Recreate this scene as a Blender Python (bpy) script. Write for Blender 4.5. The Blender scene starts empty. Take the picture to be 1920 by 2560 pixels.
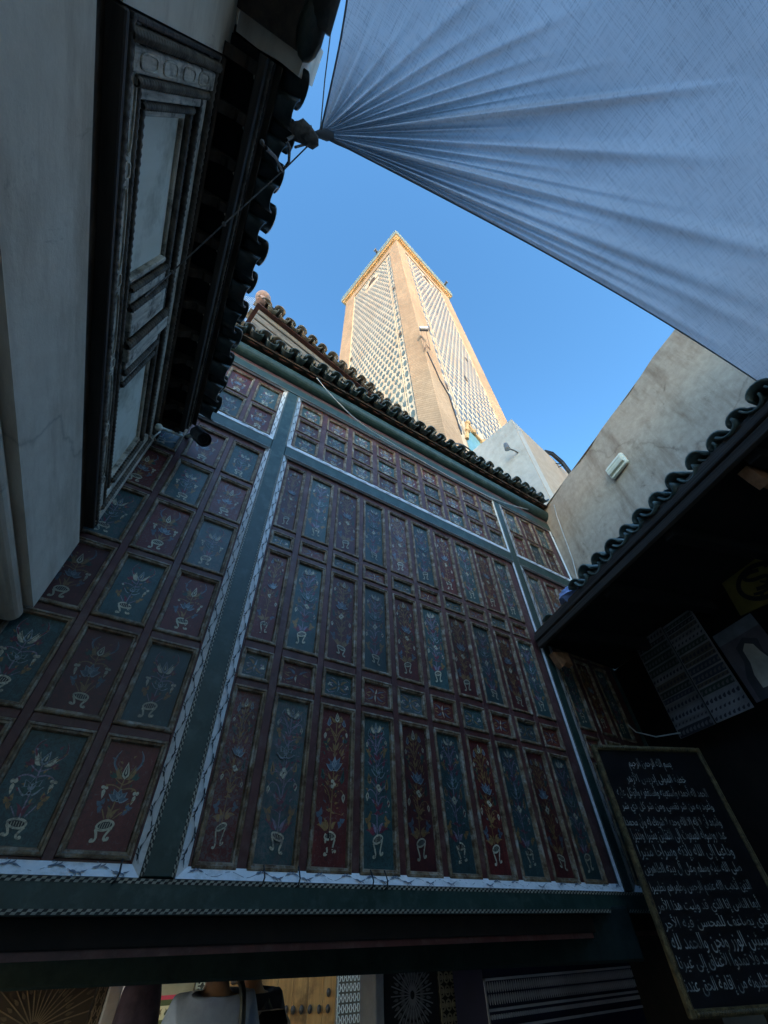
import bpy, math, random
from mathutils import Vector, Matrix
random.seed(7)
R = math.radians
scene = bpy.context.scene
col = scene.collection

# ------------------------------------------------------------------ camera, sky, sun, exposure
def cam_axes(p, y, r):
    cy, sy = math.cos(y), math.sin(y)
    f = Vector((sy*math.cos(p), cy*math.cos(p), math.sin(p)))
    rt = Vector((cy, -sy, 0)); up = rt.cross(f)
    X = math.cos(r)*rt + math.sin(r)*up; U = -math.sin(r)*rt + math.cos(r)*up
    return X, U, f
cd = bpy.data.cameras.new('camera'); cam = bpy.data.objects.new('camera', cd); col.objects.link(cam)
cd.sensor_fit = 'HORIZONTAL'; cd.sensor_width = 36; cd.lens = 36*1020/1920
cd.clip_start = 0.02; cd.clip_end = 2000
EYE = Vector((0, 0, 2.0))
CX, CU, CF = cam_axes(R(46.8), R(34.77), R(-2.4))
m = Matrix((CX, CU, -CF)).transposed().to_4x4(); m.translation = EYE
cam.matrix_world = m
scene.camera = cam
def ray(px, py):
    return (CX*(px-960) + CU*(1280-py) + CF*1020).normalized()
def on_plane(px, py, p0, n):
    r = ray(px, py); p0 = Vector(p0); n = Vector(n)
    return EYE + r*((p0-EYE).dot(n)/r.dot(n))

SUN_AZ, SUN_EL = 205, 17
world = bpy.data.worlds.new('World'); scene.world = world; world.use_nodes = True
wn = world.node_tree.nodes; wl = world.node_tree.links
sky = wn.new('ShaderNodeTexSky'); sky.sky_type = 'NISHITA'; sky.sun_disc = False
sky.sun_elevation = R(SUN_EL); sky.sun_rotation = R(SUN_AZ)
sky.altitude = 400; sky.air_density = 1.0; sky.dust_density = 0.5; sky.ozone_density = 0.8
bg = wn['Background']; bg.inputs['Strength'].default_value = 0.15
hs = wn.new('ShaderNodeHueSaturation'); hs.inputs['Hue'].default_value = .492; hs.inputs['Saturation'].default_value = 1.12; hs.inputs['Value'].default_value = 1.0
gm = wn.new('ShaderNodeGamma'); gm.inputs['Gamma'].default_value = 1.35; wl.new(sky.outputs['Color'], gm.inputs['Color'])
wl.new(gm.outputs['Color'], hs.inputs['Color']); wl.new(hs.outputs['Color'], bg.inputs['Color'])
sl = bpy.data.lights.new('sun', 'SUN'); sun = bpy.data.objects.new('sun', sl); col.objects.link(sun)
sl.energy = 2.0; sl.angle = R(0.5); sl.color = (1.0, 0.90, 0.76)
sd = Vector((math.sin(R(SUN_AZ))*math.cos(R(SUN_EL)), math.cos(R(SUN_AZ))*math.cos(R(SUN_EL)), math.sin(R(SUN_EL))))
sun.rotation_euler = sd.to_track_quat('Z', 'Y').to_euler(); sun.location = (0, -20, 40)
scene.view_settings.view_transform = 'Standard'; scene.view_settings.look = 'None'
scene.view_settings.gamma = 1; scene.view_settings.use_curve_mapping = False
scene.view_settings.exposure = 1.68
scene.cycles.max_bounces = 6; scene.cycles.diffuse_bounces = 4; scene.cycles.use_denoising = True

# ------------------------------------------------------------------ mesh helpers
class MB:
    def __init__(s): s.v = []; s.f = []; s.m = []; s.c = []
    def add(s, vs, fs, mat=0, c=(1, 1, 1)):
        b = len(s.v); s.v += [tuple(v) for v in vs]
        for f in fs: s.f.append([b+i for i in f]); s.m.append(mat); s.c.append(c)
    def box(s, x0, x1, y0, y1, z0, z1, mat=0, c=(1, 1, 1), bev=0.0):
        if bev <= 0:
            vs = [(x, y, z) for z in (z0, z1) for y in (y0, y1) for x in (x0, x1)]
            fs = [(0, 2, 3, 1), (4, 5, 7, 6), (0, 1, 5, 4), (2, 6, 7, 3), (0, 4, 6, 2), (1, 3, 7, 5)]
            s.add(vs, fs, mat, c); return
        b = min(bev, (x1-x0)/2.1, (y1-y0)/2.1, (z1-z0)/2.1)
        X, Y, Z = (x0, x1), (y0, y1), (z0, z1); vs = []; idx = {}
        for i in (0, 1):
            for j in (0, 1):
                for k in (0, 1):
                    sx, sy, sz = (1, -1)[i], (1, -1)[j], (1, -1)[k]
                    for a in range(3):
                        p = [X[i]+sx*b, Y[j]+sy*b, Z[k]+sz*b]
                        p[a] = (X[i], Y[j], Z[k])[a]
                        idx[i, j, k, a] = len(vs); vs.append(p)
        fs = []
        for a in range(3):
            for e in (0, 1):
                q = []
                for (u, w) in ((0, 0), (1, 0), (1, 1), (0, 1)):
                    t = [u, w]; t.insert(a, e); q.append(idx[t[0], t[1], t[2], a])
                fs.append(q if (e ^ (a == 1)) else q[::-1])
        for a in range(3):
            o1, o2 = [t for t in range(3) if t != a]
            for e1 in (0, 1):
                for e2 in (0, 1):
                    q = []
                    for (en, ax) in ((0, o1), (1, o1), (1, o2), (0, o2)):
                        t = [0, 0, 0]; t[a] = en; t[o1] = e1; t[o2] = e2; q.append(idx[t[0], t[1], t[2], ax])
                    fs.append(q)
        for i in (0, 1):
            for j in (0, 1):
                for k in (0, 1): fs.append([idx[i, j, k, a] for a in range(3)])
        s.add(vs, fs, mat, c)
    def prof_x(s, prof, x0, x1, mat=0, c=(1, 1, 1), caps=True, closed=True):
        n = len(prof); vs = [(x0, y, z) for y, z in prof] + [(x1, y, z) for y, z in prof]
        fs = [(i, (i+1) % n, n+(i+1) % n, n+i) for i in range(n if closed else n-1)]
        if caps and closed: fs += [list(range(n))[::-1], list(range(n, 2*n))]
        s.add(vs, fs, mat, c)
    def prof_z(s, prof, z0, z1, mat=0, c=(1, 1, 1)):
        n = len(prof); vs = [(x, y, z0) for x, y in prof] + [(x, y, z1) for x, y in prof]
        fs = [(i, (i+1) % n, n+(i+1) % n, n+i) for i in range(n)] + [list(range(n))[::-1], list(range(n, 2*n))]
        s.add(vs, fs, mat, c)
    def tube(s, pts, r, n=8, mat=0, c=(1, 1, 1), cap=True):
        pts = [Vector(p) for p in pts]; rs = r if isinstance(r, (list, tuple)) else [r]*len(pts)
        vs = []; nrm = None
        for i, p in enumerate(pts):
            t = (pts[min(i+1, len(pts)-1)] - pts[max(i-1, 0)]).normalized()
            if nrm is None: nrm = t.orthogonal().normalized()
            nrm = (nrm - t*nrm.dot(t)).normalized(); b = t.cross(nrm)
            for k in range(n):
                a = 2*math.pi*k/n; vs.append(p + (nrm*math.cos(a)+b*math.sin(a))*rs[i])
        fs = [(i*n+k, i*n+(k+1) % n, (i+1)*n+(k+1) % n, (i+1)*n+k) for i in range(len(pts)-1) for k in range(n)]
        if cap: fs += [list(range(n))[::-1], list(range((len(pts)-1)*n, len(pts)*n))]
        s.add(vs, fs, mat, c)
    def rope(s, p0, p1, r, pitch=.02, mat=0, c=(1, 1, 1), n=8, strands=2, depth=.32):
        p0, p1 = Vector(p0), Vector(p1); L = (p1-p0).length; t = (p1-p0)/L
        a0 = t.orthogonal().normalized(); b0 = t.cross(a0); N = max(2, int(L/(pitch/4)))
        vs = []
        for i in range(N+1):
            x = L*i/N
            for k in range(n):
                a = 2*math.pi*k/n
                rr = r*(1-depth/2+depth/2*math.cos(strands*a + 2*math.pi*x/pitch*1.0))
                vs.append(p0+t*x+(a0*math.cos(a)+b0*math.sin(a))*rr)
        s.add(vs, [(i*n+k, i*n+(k+1) % n, (i+1)*n+(k+1) % n, (i+1)*n+k) for i in range(N) for k in range(n)], mat, c)
    def sphere(s, c0, r, nu=10, nv=7, mat=0, c=(1, 1, 1), sc=(1, 1, 1)):
        vs = []; c0 = Vector(c0)
        for j in range(nv+1):
            ph = math.pi*j/nv
            for i in range(nu):
                a = 2*math.pi*i/nu
                vs.append(c0+Vector((math.sin(ph)*math.cos(a)*sc[0], math.sin(ph)*math.sin(a)*sc[1], math.cos(ph)*sc[2]))*r)
        s.add(vs, [(j*nu+i, j*nu+(i+1) % nu, (j+1)*nu+(i+1) % nu, (j+1)*nu+i) for j in range(nv) for i in range(nu)], mat, c)
    def mesh(s, name, mats, smooth=False):
        me = bpy.data.meshes.new(name); me.from_pydata(s.v, [], s.f)
        for mt in (mats if isinstance(mats, (list, tuple)) else [mats]): me.materials.append(mt)
        me.polygons.foreach_set('material_index', s.m)
        at = me.color_attributes.new('Col', 'FLOAT_COLOR', 'CORNER')
        buf = []
        for p, c in zip(me.polygons, s.c): buf += [c[0], c[1], c[2], 1.0]*p.loop_total
        at.data.foreach_set('color', buf)
        if smooth: me.polygons.foreach_set('use_smooth', [True]*len(me.polygons))
        me.update(); return me
    def build(s, name, mats, parent=None, loc=(0, 0, 0), smooth=False, **kw):
        return link(name, s.mesh(name, mats, smooth), parent, loc, **kw)
def link(name, me, parent=None, loc=(0, 0, 0), rot=None, **kw):
    o = bpy.data.objects.new(name, me); col.objects.link(o); o.location = loc
    if rot is not None: o.rotation_euler = rot
    if parent: o.parent = parent
    for k, v in kw.items(): o[k] = v
    return o
def thing(name, label, cat, loc=(0, 0, 0), rz=0, group=None):
    o = bpy.data.objects.new(name, None); col.objects.link(o); o.location = loc; o.rotation_euler = (0, 0, rz)
    o.empty_display_size = .1; o['label'] = label; o['category'] = cat
    if group: o['group'] = group
    return o
def tag(o, label, cat, group=None):
    o['label'] = label; o['category'] = cat
    if group: o['group'] = group
    return o

# ------------------------------------------------------------------ material helpers
def new_mat(name, rough=.6, spec=.4):
    mt = bpy.data.materials.new(name); mt.use_nodes = True
    b = mt.node_tree.nodes['Principled BSDF']; b.inputs['Roughness'].default_value = rough
    b.inputs['Specular IOR Level'].default_value = spec
    return mt, mt.node_tree.nodes, mt.node_tree.links, b
def noise(n, l, scale, detail=6, rough=.6, vec=None, stretch=None, coord='Object', rot=None, dist=0):
    tc = n.new('ShaderNodeTexCoord'); src = tc.outputs[coord]
    if stretch or rot:
        mp = n.new('ShaderNodeMapping'); l.new(src, mp.inputs['Vector']); src = mp.outputs['Vector']
        if stretch: mp.inputs['Scale'].default_value = stretch
        if rot: mp.inputs['Rotation'].default_value = rot
    oi = n.new('ShaderNodeObjectInfo'); vm = n.new('ShaderNodeVectorMath'); vm.operation = 'ADD'
    sc = n.new('ShaderNodeVectorMath'); sc.operation = 'SCALE'; sc.inputs['Scale'].default_value = 37.0
    cb = n.new('ShaderNodeCombineXYZ')
    for i in range(3): l.new(oi.outputs['Random'], cb.inputs[i])
    l.new(cb.outputs[0], sc.inputs[0]); l.new(src, vm.inputs[0]); l.new(sc.outputs[0], vm.inputs[1])
    t = n.new('ShaderNodeTexNoise'); l.new(vm.outputs[0], t.inputs['Vector'])
    t.inputs['Scale'].default_value = scale; t.inputs['Detail'].default_value = detail; t.inputs['Roughness'].default_value = rough
    t.inputs['Distortion'].default_value = dist
    return t.outputs['Fac']
def ramp(n, l, fac, stops):
    r = n.new('ShaderNodeValToRGB'); l.new(fac, r.inputs['Fac']); e = r.color_ramp.elements
    while len(e) < len(stops): e.new(.5)
    for el, (p, c) in zip(e, stops):
        el.position = p; el.color = (c, c, c, 1) if isinstance(c, (int, float)) else (*c, 1)
    return r.outputs['Color']
def mix(n, l, fac, a, b, mode='MIX'):
    x = n.new('ShaderNodeMix'); x.data_type = 'RGBA'; x.blend_type = mode
    if isinstance(fac, (int, float)): x.inputs[0].default_value = fac
    else: l.new(fac, x.inputs[0])
    for k, s in ((6, a), (7, b)):
        if isinstance(s, tuple): x.inputs[k].default_value = (*s, 1)
        else: l.new(s, x.inputs[k])
    return x.outputs[2]
def bump(n, l, b, h, strength=.3, dist=.01):
    bp = n.new('ShaderNodeBump'); bp.inputs['Strength'].default_value = strength; bp.inputs['Distance'].default_value = dist
    l.new(h, bp.inputs['Height']); l.new(bp.outputs['Normal'], b.inputs['Normal'])
def two_tone(name, c1, c2, scale=6, rough=.6, stretch=None, c3=None, bs=.3, bd=.01, lo=.35, hi=.65, spec=.4, big=None, detail=7):
    mt, n, l, b = new_mat(name, rough, spec)
    f = noise(n, l, scale, detail, .65, stretch=stretch)
    c = ramp(n, l, f, [(lo, c1), (hi, c2)])
    if c3:
        g = noise(n, l, big or scale*.35, 5, .7)
        c = mix(n, l, ramp(n, l, g, [(.5, 0.), (.68, 1.)]), c, c3)
    l.new(c, b.inputs['Base Color']); bump(n, l, b, f, bs, bd)
    return mt
def attr_mat(name, rough=.5, wear=.25, wearcol=(.12, .1, .09), scale=40, spec=.4, bs=.15, fade=.0, lo=.52):
    mt, n, l, b = new_mat(name, rough, spec)
    a = n.new('ShaderNodeAttribute'); a.attribute_name = 'Col'
    f = noise(n, l, scale, 8, .7); g = noise(n, l, scale*.22, 5, .6)
    mask = ramp(n, l, f, [(lo, 0.), (lo+.16, wear)])
    c = mix(n, l, mask, a.outputs['Color'], wearcol)
    c = mix(n, l, .8, c, ramp(n, l, g, [(.3, .55), (.7, 1.25)]), 'MULTIPLY')
    l.new(c, b.inputs['Base Color']); bump(n, l, b, f, bs, .004)
    return mt

M = {}
M['wood_frame'] = two_tone('worn_panel_frame', (.085, .046, .022), (.26, .185, .11), 26, .55, (1, 1, 1), (.38, .34, .28), .4, .003, .38, .62, big=18)
M['maroon'] = two_tone('maroon_paint', (.062, .018, .017), (.108, .036, .034), 14, .5, None, (.14, .08, .07), .25, .003, spec=.5, big=9)
M['green'] = two_tone('dark_green_paint', (.012, .036, .031), (.026, .060, .053), 9, .46, None, (.05, .085, .075), .3, .004, spec=.5, big=11)
M['white_trim'] = two_tone('silvery_white_trim', (.82, .83, .84), (.90, .90, .90), 30, .25, None, (.62, .62, .61), .25, .003, .35, .6, spec=.6, big=16)
M['trim_art'] = attr_mat('trim_scroll_paint', .5, .5, (.45, .46, .47), 60)
M['bead'] = attr_mat('bead_paint', .55, .3, (.06, .055, .05), 50)
def panel_material():
    mt, n, l, b = new_mat('painted_panel', .44, .45)
    a = n.new('ShaderNodeAttribute'); a.attribute_name = 'Col'
    oi = n.new('ShaderNodeObjectInfo')
    # weathering: every board has its own amount of scratched and bleached paint
    f = noise(n, l, 60, 10, .78, dist=1.2); g = noise(n, l, 9, 5, .6); h = noise(n, l, 120, 4, .7, stretch=(1, 1, .15))
    w = n.new('ShaderNodeMath'); w.operation = 'MULTIPLY_ADD'; l.new(oi.outputs['Random'], w.inputs[0]); w.inputs[1].default_value = .27; w.inputs[2].default_value = -.18
    s = n.new('ShaderNodeMath'); s.operation = 'ADD'; l.new(f, s.inputs[0]); l.new(w.outputs[0], s.inputs[1])
    c = mix(n, l, ramp(n, l, s.outputs[0], [(.55, 0.), (.63, .75)]), a.outputs['Color'], mix(n, l, g, (.055, .036, .036), (.20, .185, .19)))
    c = mix(n, l, ramp(n, l, s.outputs[0], [(.40, .55), (.46, 0.)]), c, (.014, .013, .017))
    c = mix(n, l, .7, c, ramp(n, l, g, [(.3, .6), (.72, 1.35)]), 'MULTIPLY')
    c = mix(n, l, .35, c, ramp(n, l, h, [(.35, .6), (.65, 1.3)]), 'MULTIPLY')
    l.new(c, b.inputs['Base Color']); bump(n, l, b, f, .25, .003)
    return mt
M['panel'] = panel_material()
M['tile'] = two_tone('dark_glazed_roof_tile', (.007, .016, .014), (.022, .042, .036), 14, .3, None, (.075, .06, .045), .5, .01, spec=.6, big=7)
M['tile_old'] = two_tone('weathered_roof_tile', (.10, .075, .05), (.28, .22, .16), 10, .7, None, (.06, .075, .055), .6, .01, big=5)
M['tile_pale'] = two_tone('pale_green_roof_tile', (.05, .075, .066), (.20, .26, .23), 12, .42, None, (.03, .036, .032), .5, .01, big=6)
M['dark_wood'] = two_tone('dark_old_wood', (.024, .014, .009), (.085, .055, .037), 10, .7, (1, 1, 1), (.12, .09, .065), .5, .006)
M['black_wood'] = two_tone('near_black_wood', (.004, .003, .003), (.013, .009, .007), 8, .8)  # single near-black wood for soffits, ceilings, joists and shop wall
M['fascia'] = two_tone('split_grey_wood', (.018, .012, .009), (.085, .065, .052), 7, .7, (.12, 1, 9), None, .8, .008)
M['carved'] = two_tone('weathered_carved_wood', (.30, .245, .18), (.76, .67, .54), 22, .7, (.25, 1, 1.6), (.10, .08, .06), .8, .006, .33, .6, big=14)
M['carved_v'] = two_tone('weathered_carved_wood_upright', (.32, .26, .19), (.78, .69, .56), 22, .7, (1.6, 1, .22), (.10, .08, .06), .8, .006, .33, .6, big=14)
M['rope_wood'] = two_tone('twisted_wood_moulding', (.05, .038, .028), (.22, .175, .13), 16, .7, None, None, .4, .004)
M['recess'] = two_tone('smooth_plaster_infill', (.78, .74, .60), (.84, .80, .68), 5, .7, (3, 3, .6), (.42, .38, .27), .1, .004, big=2.2)
def plaster(name, c1, c2, stain, scale=2.2, lo=.5, hi=.7, amt=.8, streak=(1, 1, .35), bs=.35, bd=.012, crack=True):
    mt, n, l, b = new_mat(name, .85, .2)
    f = noise(n, l, scale*5, 8, .65); g = noise(n, l, scale, 8, .72, stretch=streak); k = noise(n, l, scale*2.3, 9, .75, stretch=(1, 1, .6), dist=.6)
    c = ramp(n, l, f, [(.3, c1), (.7, c2)])
    c = mix(n, l, ramp(n, l, g, [(lo, 0.), (hi, amt)]), c, stain)
    c = mix(n, l, ramp(n, l, k, [(.60, 0.), (.74, .8)]), c, tuple(x*.55 for x in stain))
    if crack:
        tc = n.new('ShaderNodeTexCoord'); v = n.new('ShaderNodeTexVoronoi'); v.feature = 'DISTANCE_TO_EDGE'; v.inputs['Scale'].default_value = .42
        ad = n.new('ShaderNodeVectorMath'); ad.operation = 'MULTIPLY_ADD'
        nz = n.new('ShaderNodeTexNoise'); nz.inputs['Scale'].default_value = 3; nz.inputs['Detail'].default_value = 6
        l.new(tc.outputs['Object'], nz.inputs['Vector']); l.new(nz.outputs['Color'], ad.inputs[0]); ad.inputs[1].default_value = (.5, .5, .5); l.new(tc.outputs['Object'], ad.inputs[2])
        l.new(ad.outputs[0], v.inputs['Vector'])
        c = mix(n, l, ramp(n, l, v.outputs['Distance'], [(0., .32), (.006, 0.)]), c, tuple(x*.35 for x in stain))
    l.new(c, b.inputs['Base Color']); bump(n, l, b, f, bs, bd)
    return mt
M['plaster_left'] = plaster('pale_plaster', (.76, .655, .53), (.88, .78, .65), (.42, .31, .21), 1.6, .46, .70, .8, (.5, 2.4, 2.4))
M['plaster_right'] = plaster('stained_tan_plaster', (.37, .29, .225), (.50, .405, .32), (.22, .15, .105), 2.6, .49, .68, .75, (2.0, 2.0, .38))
M['plaster_white'] = plaster('grey_white_plaster', (.38, .35, .31), (.49, .46, .41), (.27, .24, .20), 1.2, .48, .72, .75, crack=False)
M['plaster_warm_lit'] = plaster('warm_lit_plaster', (.36, .265, .185), (.46, .35, .255), (.34, .25, .18), 1.4, .5, .7, .6, crack=False)  # roof block's right face: warm light put into the plaster colour as tan
M['house_pale'] = plaster('pale_lime_plaster', (.60, .56, .50), (.72, .68, .62), (.48, .42, .34), .6, crack=False)
M['plaster_far'] = plaster('ochre_house_plaster', (.40, .32, .24), (.52, .43, .34), (.30, .22, .15), .6)
M['metal_grey'] = two_tone('grey_metal', (.09, .09, .09), (.16, .16, .16), 20, .45)
M['black'] = two_tone('black_plastic', (.006, .006, .007), (.015, .015, .016), 20, .4)
M['white_plastic'] = two_tone('ivory_plastic', (.62, .62, .52), (.74, .74, .64), 8, .35, None, (.45, .43, .33), .1, .002)
M['cable'] = two_tone('pale_cable', (.42, .42, .40), (.62, .62, .60), 12, .5)
M['rope'] = two_tone('grey_rope', (.10, .09, .085), (.22, .20, .19), 60, .9)
M['attr'] = attr_mat('printed_paint', .6, .12, (.05, .05, .05), 30)
M['attr_clean'] = attr_mat('plain_colour', .6, .05, (.05, .05, .05), 12, bs=.05)

# ------------------------------------------------------------------ flat painted ornament (real thin paint films)
class Art:
    """2-D shapes, later laid on a board as very thin films of paint"""
    def __init__(s): s.p = []
    def poly(s, pts, c): s.p.append((pts, c))
    def petal(s, x0, y0, x1, y1, w, c, bend=0.0, n=5, tip=.55):
        dx, dy = x1-x0, y1-y0; L = math.hypot(dx, dy); nx, ny = -dy/L, dx/L; a = []; b = []
        for i in range(1, n):
            t = i/n; ww = w*math.sin(math.pi*t**tip)*.5; k = bend*math.sin(math.pi*t)
            cx, cy = x0+dx*t+nx*k, y0+dy*t+ny*k
            a.append((cx+nx*ww, cy+ny*ww)); b.append((cx-nx*ww, cy-ny*ww))
        s.poly([(x0, y0)]+b+[(x1, y1)]+a[::-1], c)
    def stroke(s, pts, w, c, taper=False):
        pts = smooth2(pts, 4); L = []; Rr = []; N = len(pts)
        for i, (x, y) in enumerate(pts):
            a, b = pts[max(i-1, 0)], pts[min(i+1, N-1)]; dx, dy = b[0]-a[0], b[1]-a[1]; q = math.hypot(dx, dy) or 1
            ww = w*.5*((1-.7*i/(N-1)) if taper else 1)
            L.append((x-dy/q*ww, y+dx/q*ww)); Rr.append((x+dy/q*ww, y-dx/q*ww))
        for i in range(N-1): s.poly([Rr[i], Rr[i+1], L[i+1], L[i]], c)
    def disc(s, x, y, r, c, n=9, ry=None):
        ry = ry or r
        s.poly([(x+r*math.cos(2*math.pi*i/n), y+ry*math.sin(2*math.pi*i/n)) for i in range(n)], c)
    def ring(s, x, y, rx, ry, w, c, n=16):
        for i in range(n):
            a, b = 2*math.pi*i/n, 2*math.pi*(i+1)/n
            s.poly([(x+(rx-w)*math.cos(a), y+(ry-w)*math.sin(a)), (x+rx*math.cos(a), y+ry*math.sin(a)),
                    (x+rx*math.cos(b), y+ry*math.sin(b)), (x+(rx-w)*math.cos(b), y+(ry-w)*math.sin(b))], c)
    def lay(s, mb, fn, mat=0, step=.00022):
        z = step
        for pts, c in s.p:
            mb.add([fn(x, y, z) for x, y in pts], [list(range(len(pts)))], mat, c); z += step*.06
def smooth2(p, k):
    if len(p) < 3: return p
    out = []
    for i in range(len(p)-1):
        p0, p1, p2, p3 = p[max(i-1, 0)], p[i], p[i+1], p[min(i+2, len(p)-1)]
        for j in range(k):
            t = j/k
            out.append(tuple(.5*((2*b)+(-a+c)*t+(2*a-5*b+4*c-d)*t*t+(-a+3*b-3*c+d)*t**3) for a, b, c, d in zip(p0, p1, p2, p3)))
    return out+[p[-1]]

CREAM = (.56, .52, .38); OCHRE = (.30, .175, .065); SLATE = (.10, .14, .18); PALEB = (.26, .31, .34)
DKGREEN = (.022, .075, .06); WINE = (.19, .035, .06); LILAC = (.26, .21, .28); INK = (.012, .012, .014); TEAL = (.02, .075, .075)
RED = (.125, .022, .020); BLUE = (.036, .088, .090)
def scheme(kind):
    if kind == 'red': return dict(stem=OCHRE, leaf=OCHRE, trif=SLATE, trif2=DKGREEN, lotus=SLATE, edge=PALEB, pal=OCHRE, palc=CREAM, bud=SLATE, cup=OCHRE, curl=SLATE)
    return dict(stem=LILAC, leaf=WINE, trif=OCHRE, trif2=OCHRE, lotus=DKGREEN, edge=PALEB, pal=CREAM, palc=TEAL, bud=TEAL, cup=WINE, curl=WINE)
def trefoil(a, x, y, r, c, sx):
    for ang in (100, 30, 260):
        t = R(ang); a.petal(x, y, x+sx*r*math.cos(t), y+r*1.15*math.sin(t), r*.72, c)
    a.stroke([(x, y), (x-sx*r*.5, y-r*1.1)], r*.09, c)
def stand(a, y, r, hgt):
    a.disc(0, y, r*.8, INK, 14, r*.36)
    for i in range(-2, 3): a.stroke([(i*r*.25, y-r*.25), (i*r*.25, y+r*.22)], r*.07, CREAM)
    a.ring(0, y, r, r*.55, r*.24, CREAM, 18)
    for s in (-1, 1):
        a.stroke([(s*r*.85, y-r*.25), (s*r*.62, y-hgt*.45), (s*r*.42, y-hgt*.8), (s*r*.55, y-hgt), (s*r*.85, y-hgt*.96)], r*.25, CREAM)
        a.disc(s*r*.80, y-hgt*.95, r*.2, CREAM)
def lotus(a, y, r, S):
    for ang, L in ((90, 1.1), (55, 1.1), (125, 1.1), (22, 1.0), (158, 1.0)):
        t = R(ang); a.petal(0, y, r*L*math.cos(t), y+r*L*math.sin(t), r*.62, S['edge']); a.petal(0, y+r*.06, r*L*.9*math.cos(t), y+r*.06+r*L*.86*math.sin(t), r*.46, S['lotus'])
    for ang in (65, 115, 90):
        t = R(ang); a.petal(r*.15*math.cos(t), y+r*.15, r*.7*math.cos(t), y+r*.7*math.sin(t), r*.18, PALEB)
    a.disc(0, y, r*.16, S['edge']); a.disc(0, y, r*.09, INK)
def palmette(a, y, r, S):
    for s in (-1, 1):
        for k in (0, 1, 2): a.petal(s*r*.1, y, s*r*(.72+.12*k), y+r*(1.12-.17*k), r*.34, S['pal'], -s*r*.12)
        a.stroke([(s*r*.1, y), (s*r*.42, y+r*.45), (s*r*.72, y+r*.92)], r*.05, INK)
    a.petal(0, y, 0, y+r*1.35, r*.62, CREAM if S['pal'] == OCHRE else PALEB); a.petal(0, y+r*.2, 0, y+r*1.15, r*.36, S['palc'] if S['pal'] == CREAM else INK)
    a.petal(0, y+r*.35, 0, y+r*1.0, r*.15, CREAM)
def drop(a, x, y, r, s):
    a.petal(x, y, x+s*r*.1, y-r*1.6, r*.8, CREAM, 0, 6, .8); a.petal(x, y-r*.35, x+s*r*.08, y-r*1.2, r*.22, INK)
def tall_motif(w, h, kind):
    a = Art(); S = scheme(kind); q = w*.5
    Y = lambda t: -h/2+h*t
    a.stroke([(0, Y(.17)), (0, Y(.9))], q*.06, S['stem'])
    for s in (-1, 1):
        a.petal(s*q*.15, Y(.185), s*q*.78, Y(.225), q*.3, S['cup'], s*q*.1); a.petal(s*q*.1, Y(.19), s*q*.42, Y(.255), q*.18, S['stem'], s*q*.06)
        trefoil(a, s*q*.6, Y(.265), q*.34, S['trif'], s)
        a.petal(0, Y(.325), s*q*.36, Y(.405), q*.2, S['leaf']); a.petal(0, Y(.32), s*q*.3, Y(.305), q*.16, S['leaf'], -s*q*.1)
        a.stroke([(0, Y(.36)), (s*q*.22, Y(.43)), (s*q*.55, Y(.455)), (s*q*.74, Y(.435))], q*.05, S['stem'])
        drop(a, s*q*.74, Y(.435), q*.26, s)
        a.stroke([(0, Y(.44)), (s*q*.3, Y(.50)), (s*q*.55, Y(.53))], q*.045, S['stem'])
        a.petal(s*q*.6, Y(.49), s*q*.68, Y(.575), q*.26, S['trif2'] if kind == 'red' else OCHRE); a.petal(s*q*.62, Y(.505), s*q*.67, Y(.56), q*.08, INK)
        a.petal(s*q*.12, Y(.515), s*q*.32, Y(.56), q*.15, S['leaf'])
        a.petal(s*q*.42, Y(.655), s*q*.6, Y(.705), q*.2, S['leaf']); a.stroke([(0, Y(.66)), (s*q*.28, Y(.715)), (s*q*.52, Y(.74))], q*.05, S['stem'])
        trefoil(a, s*q*.58, Y(.748), q*.3, S['trif2'], s)
        a.stroke([(0, Y(.75)), (s*q*.3, Y(.825)), (s*q*.6, Y(.85)), (s*q*.72, Y(.83))], q*.055, S['stem'])
        drop(a, s*q*.72, Y(.83), q*.22, s)
        a.petal(s*q*.45, Y(.79), s*q*.56, Y(.755), q*.16, S['leaf'])
        a.stroke([(0, Y(.79)), (s*q*.4, Y(.85)), (s*q*.52, Y(.87))], q*.05, S['stem'])
        a.petal(s*q*.52, Y(.865), s*q*.50, Y(.93), q*.26, PALEB); a.petal(s*q*.52, Y(.87), s*q*.50, Y(.922), q*.18, S['bud'])
        a.petal(s*q*.1, Y(.845), s*q*.3, Y(.885), q*.14, S['leaf'])
        a.petal(0, Y(.70), s*q*.22, Y(.755), q*.18, S['cup'])
    rf = random.Random(int(w*1000)+len(kind))
    for t in [.30+.034*k for k in range(19)]:
        for s in (-1, 1):
            x0 = s*q*rf.uniform(.10, .72); y0 = Y(t+rf.uniform(-.01, .01)); an = rf.uniform(.3, 1.3); L = q*rf.uniform(.16, .28)
            a.petal(x0, y0, x0+s*L*math.cos(an), y0+L*math.sin(an), L*.42, rf.choice([S['leaf'], S['stem'], S['trif'], S['trif2'], S['cup']]), s*L*.15)
            if rf.random() < .5: a.stroke([(0, Y(t-.02)), (x0*.5, y0-L*.1), (x0, y0)], q*.022, S['stem'])
    lotus(a, Y(.585), q*.58, S)
    for ang in (0, 90, 180, 270): a.disc(q*.11*math.cos(R(ang)), Y(.49)+q*.13*math.sin(R(ang)), q*.11, CREAM, 8)
    a.disc(0, Y(.49), q*.05, INK, 6)
    palmette(a, Y(.885), q*.46, S)
    stand(a, Y(.155), q*.36, h*.085)
    return a
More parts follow.
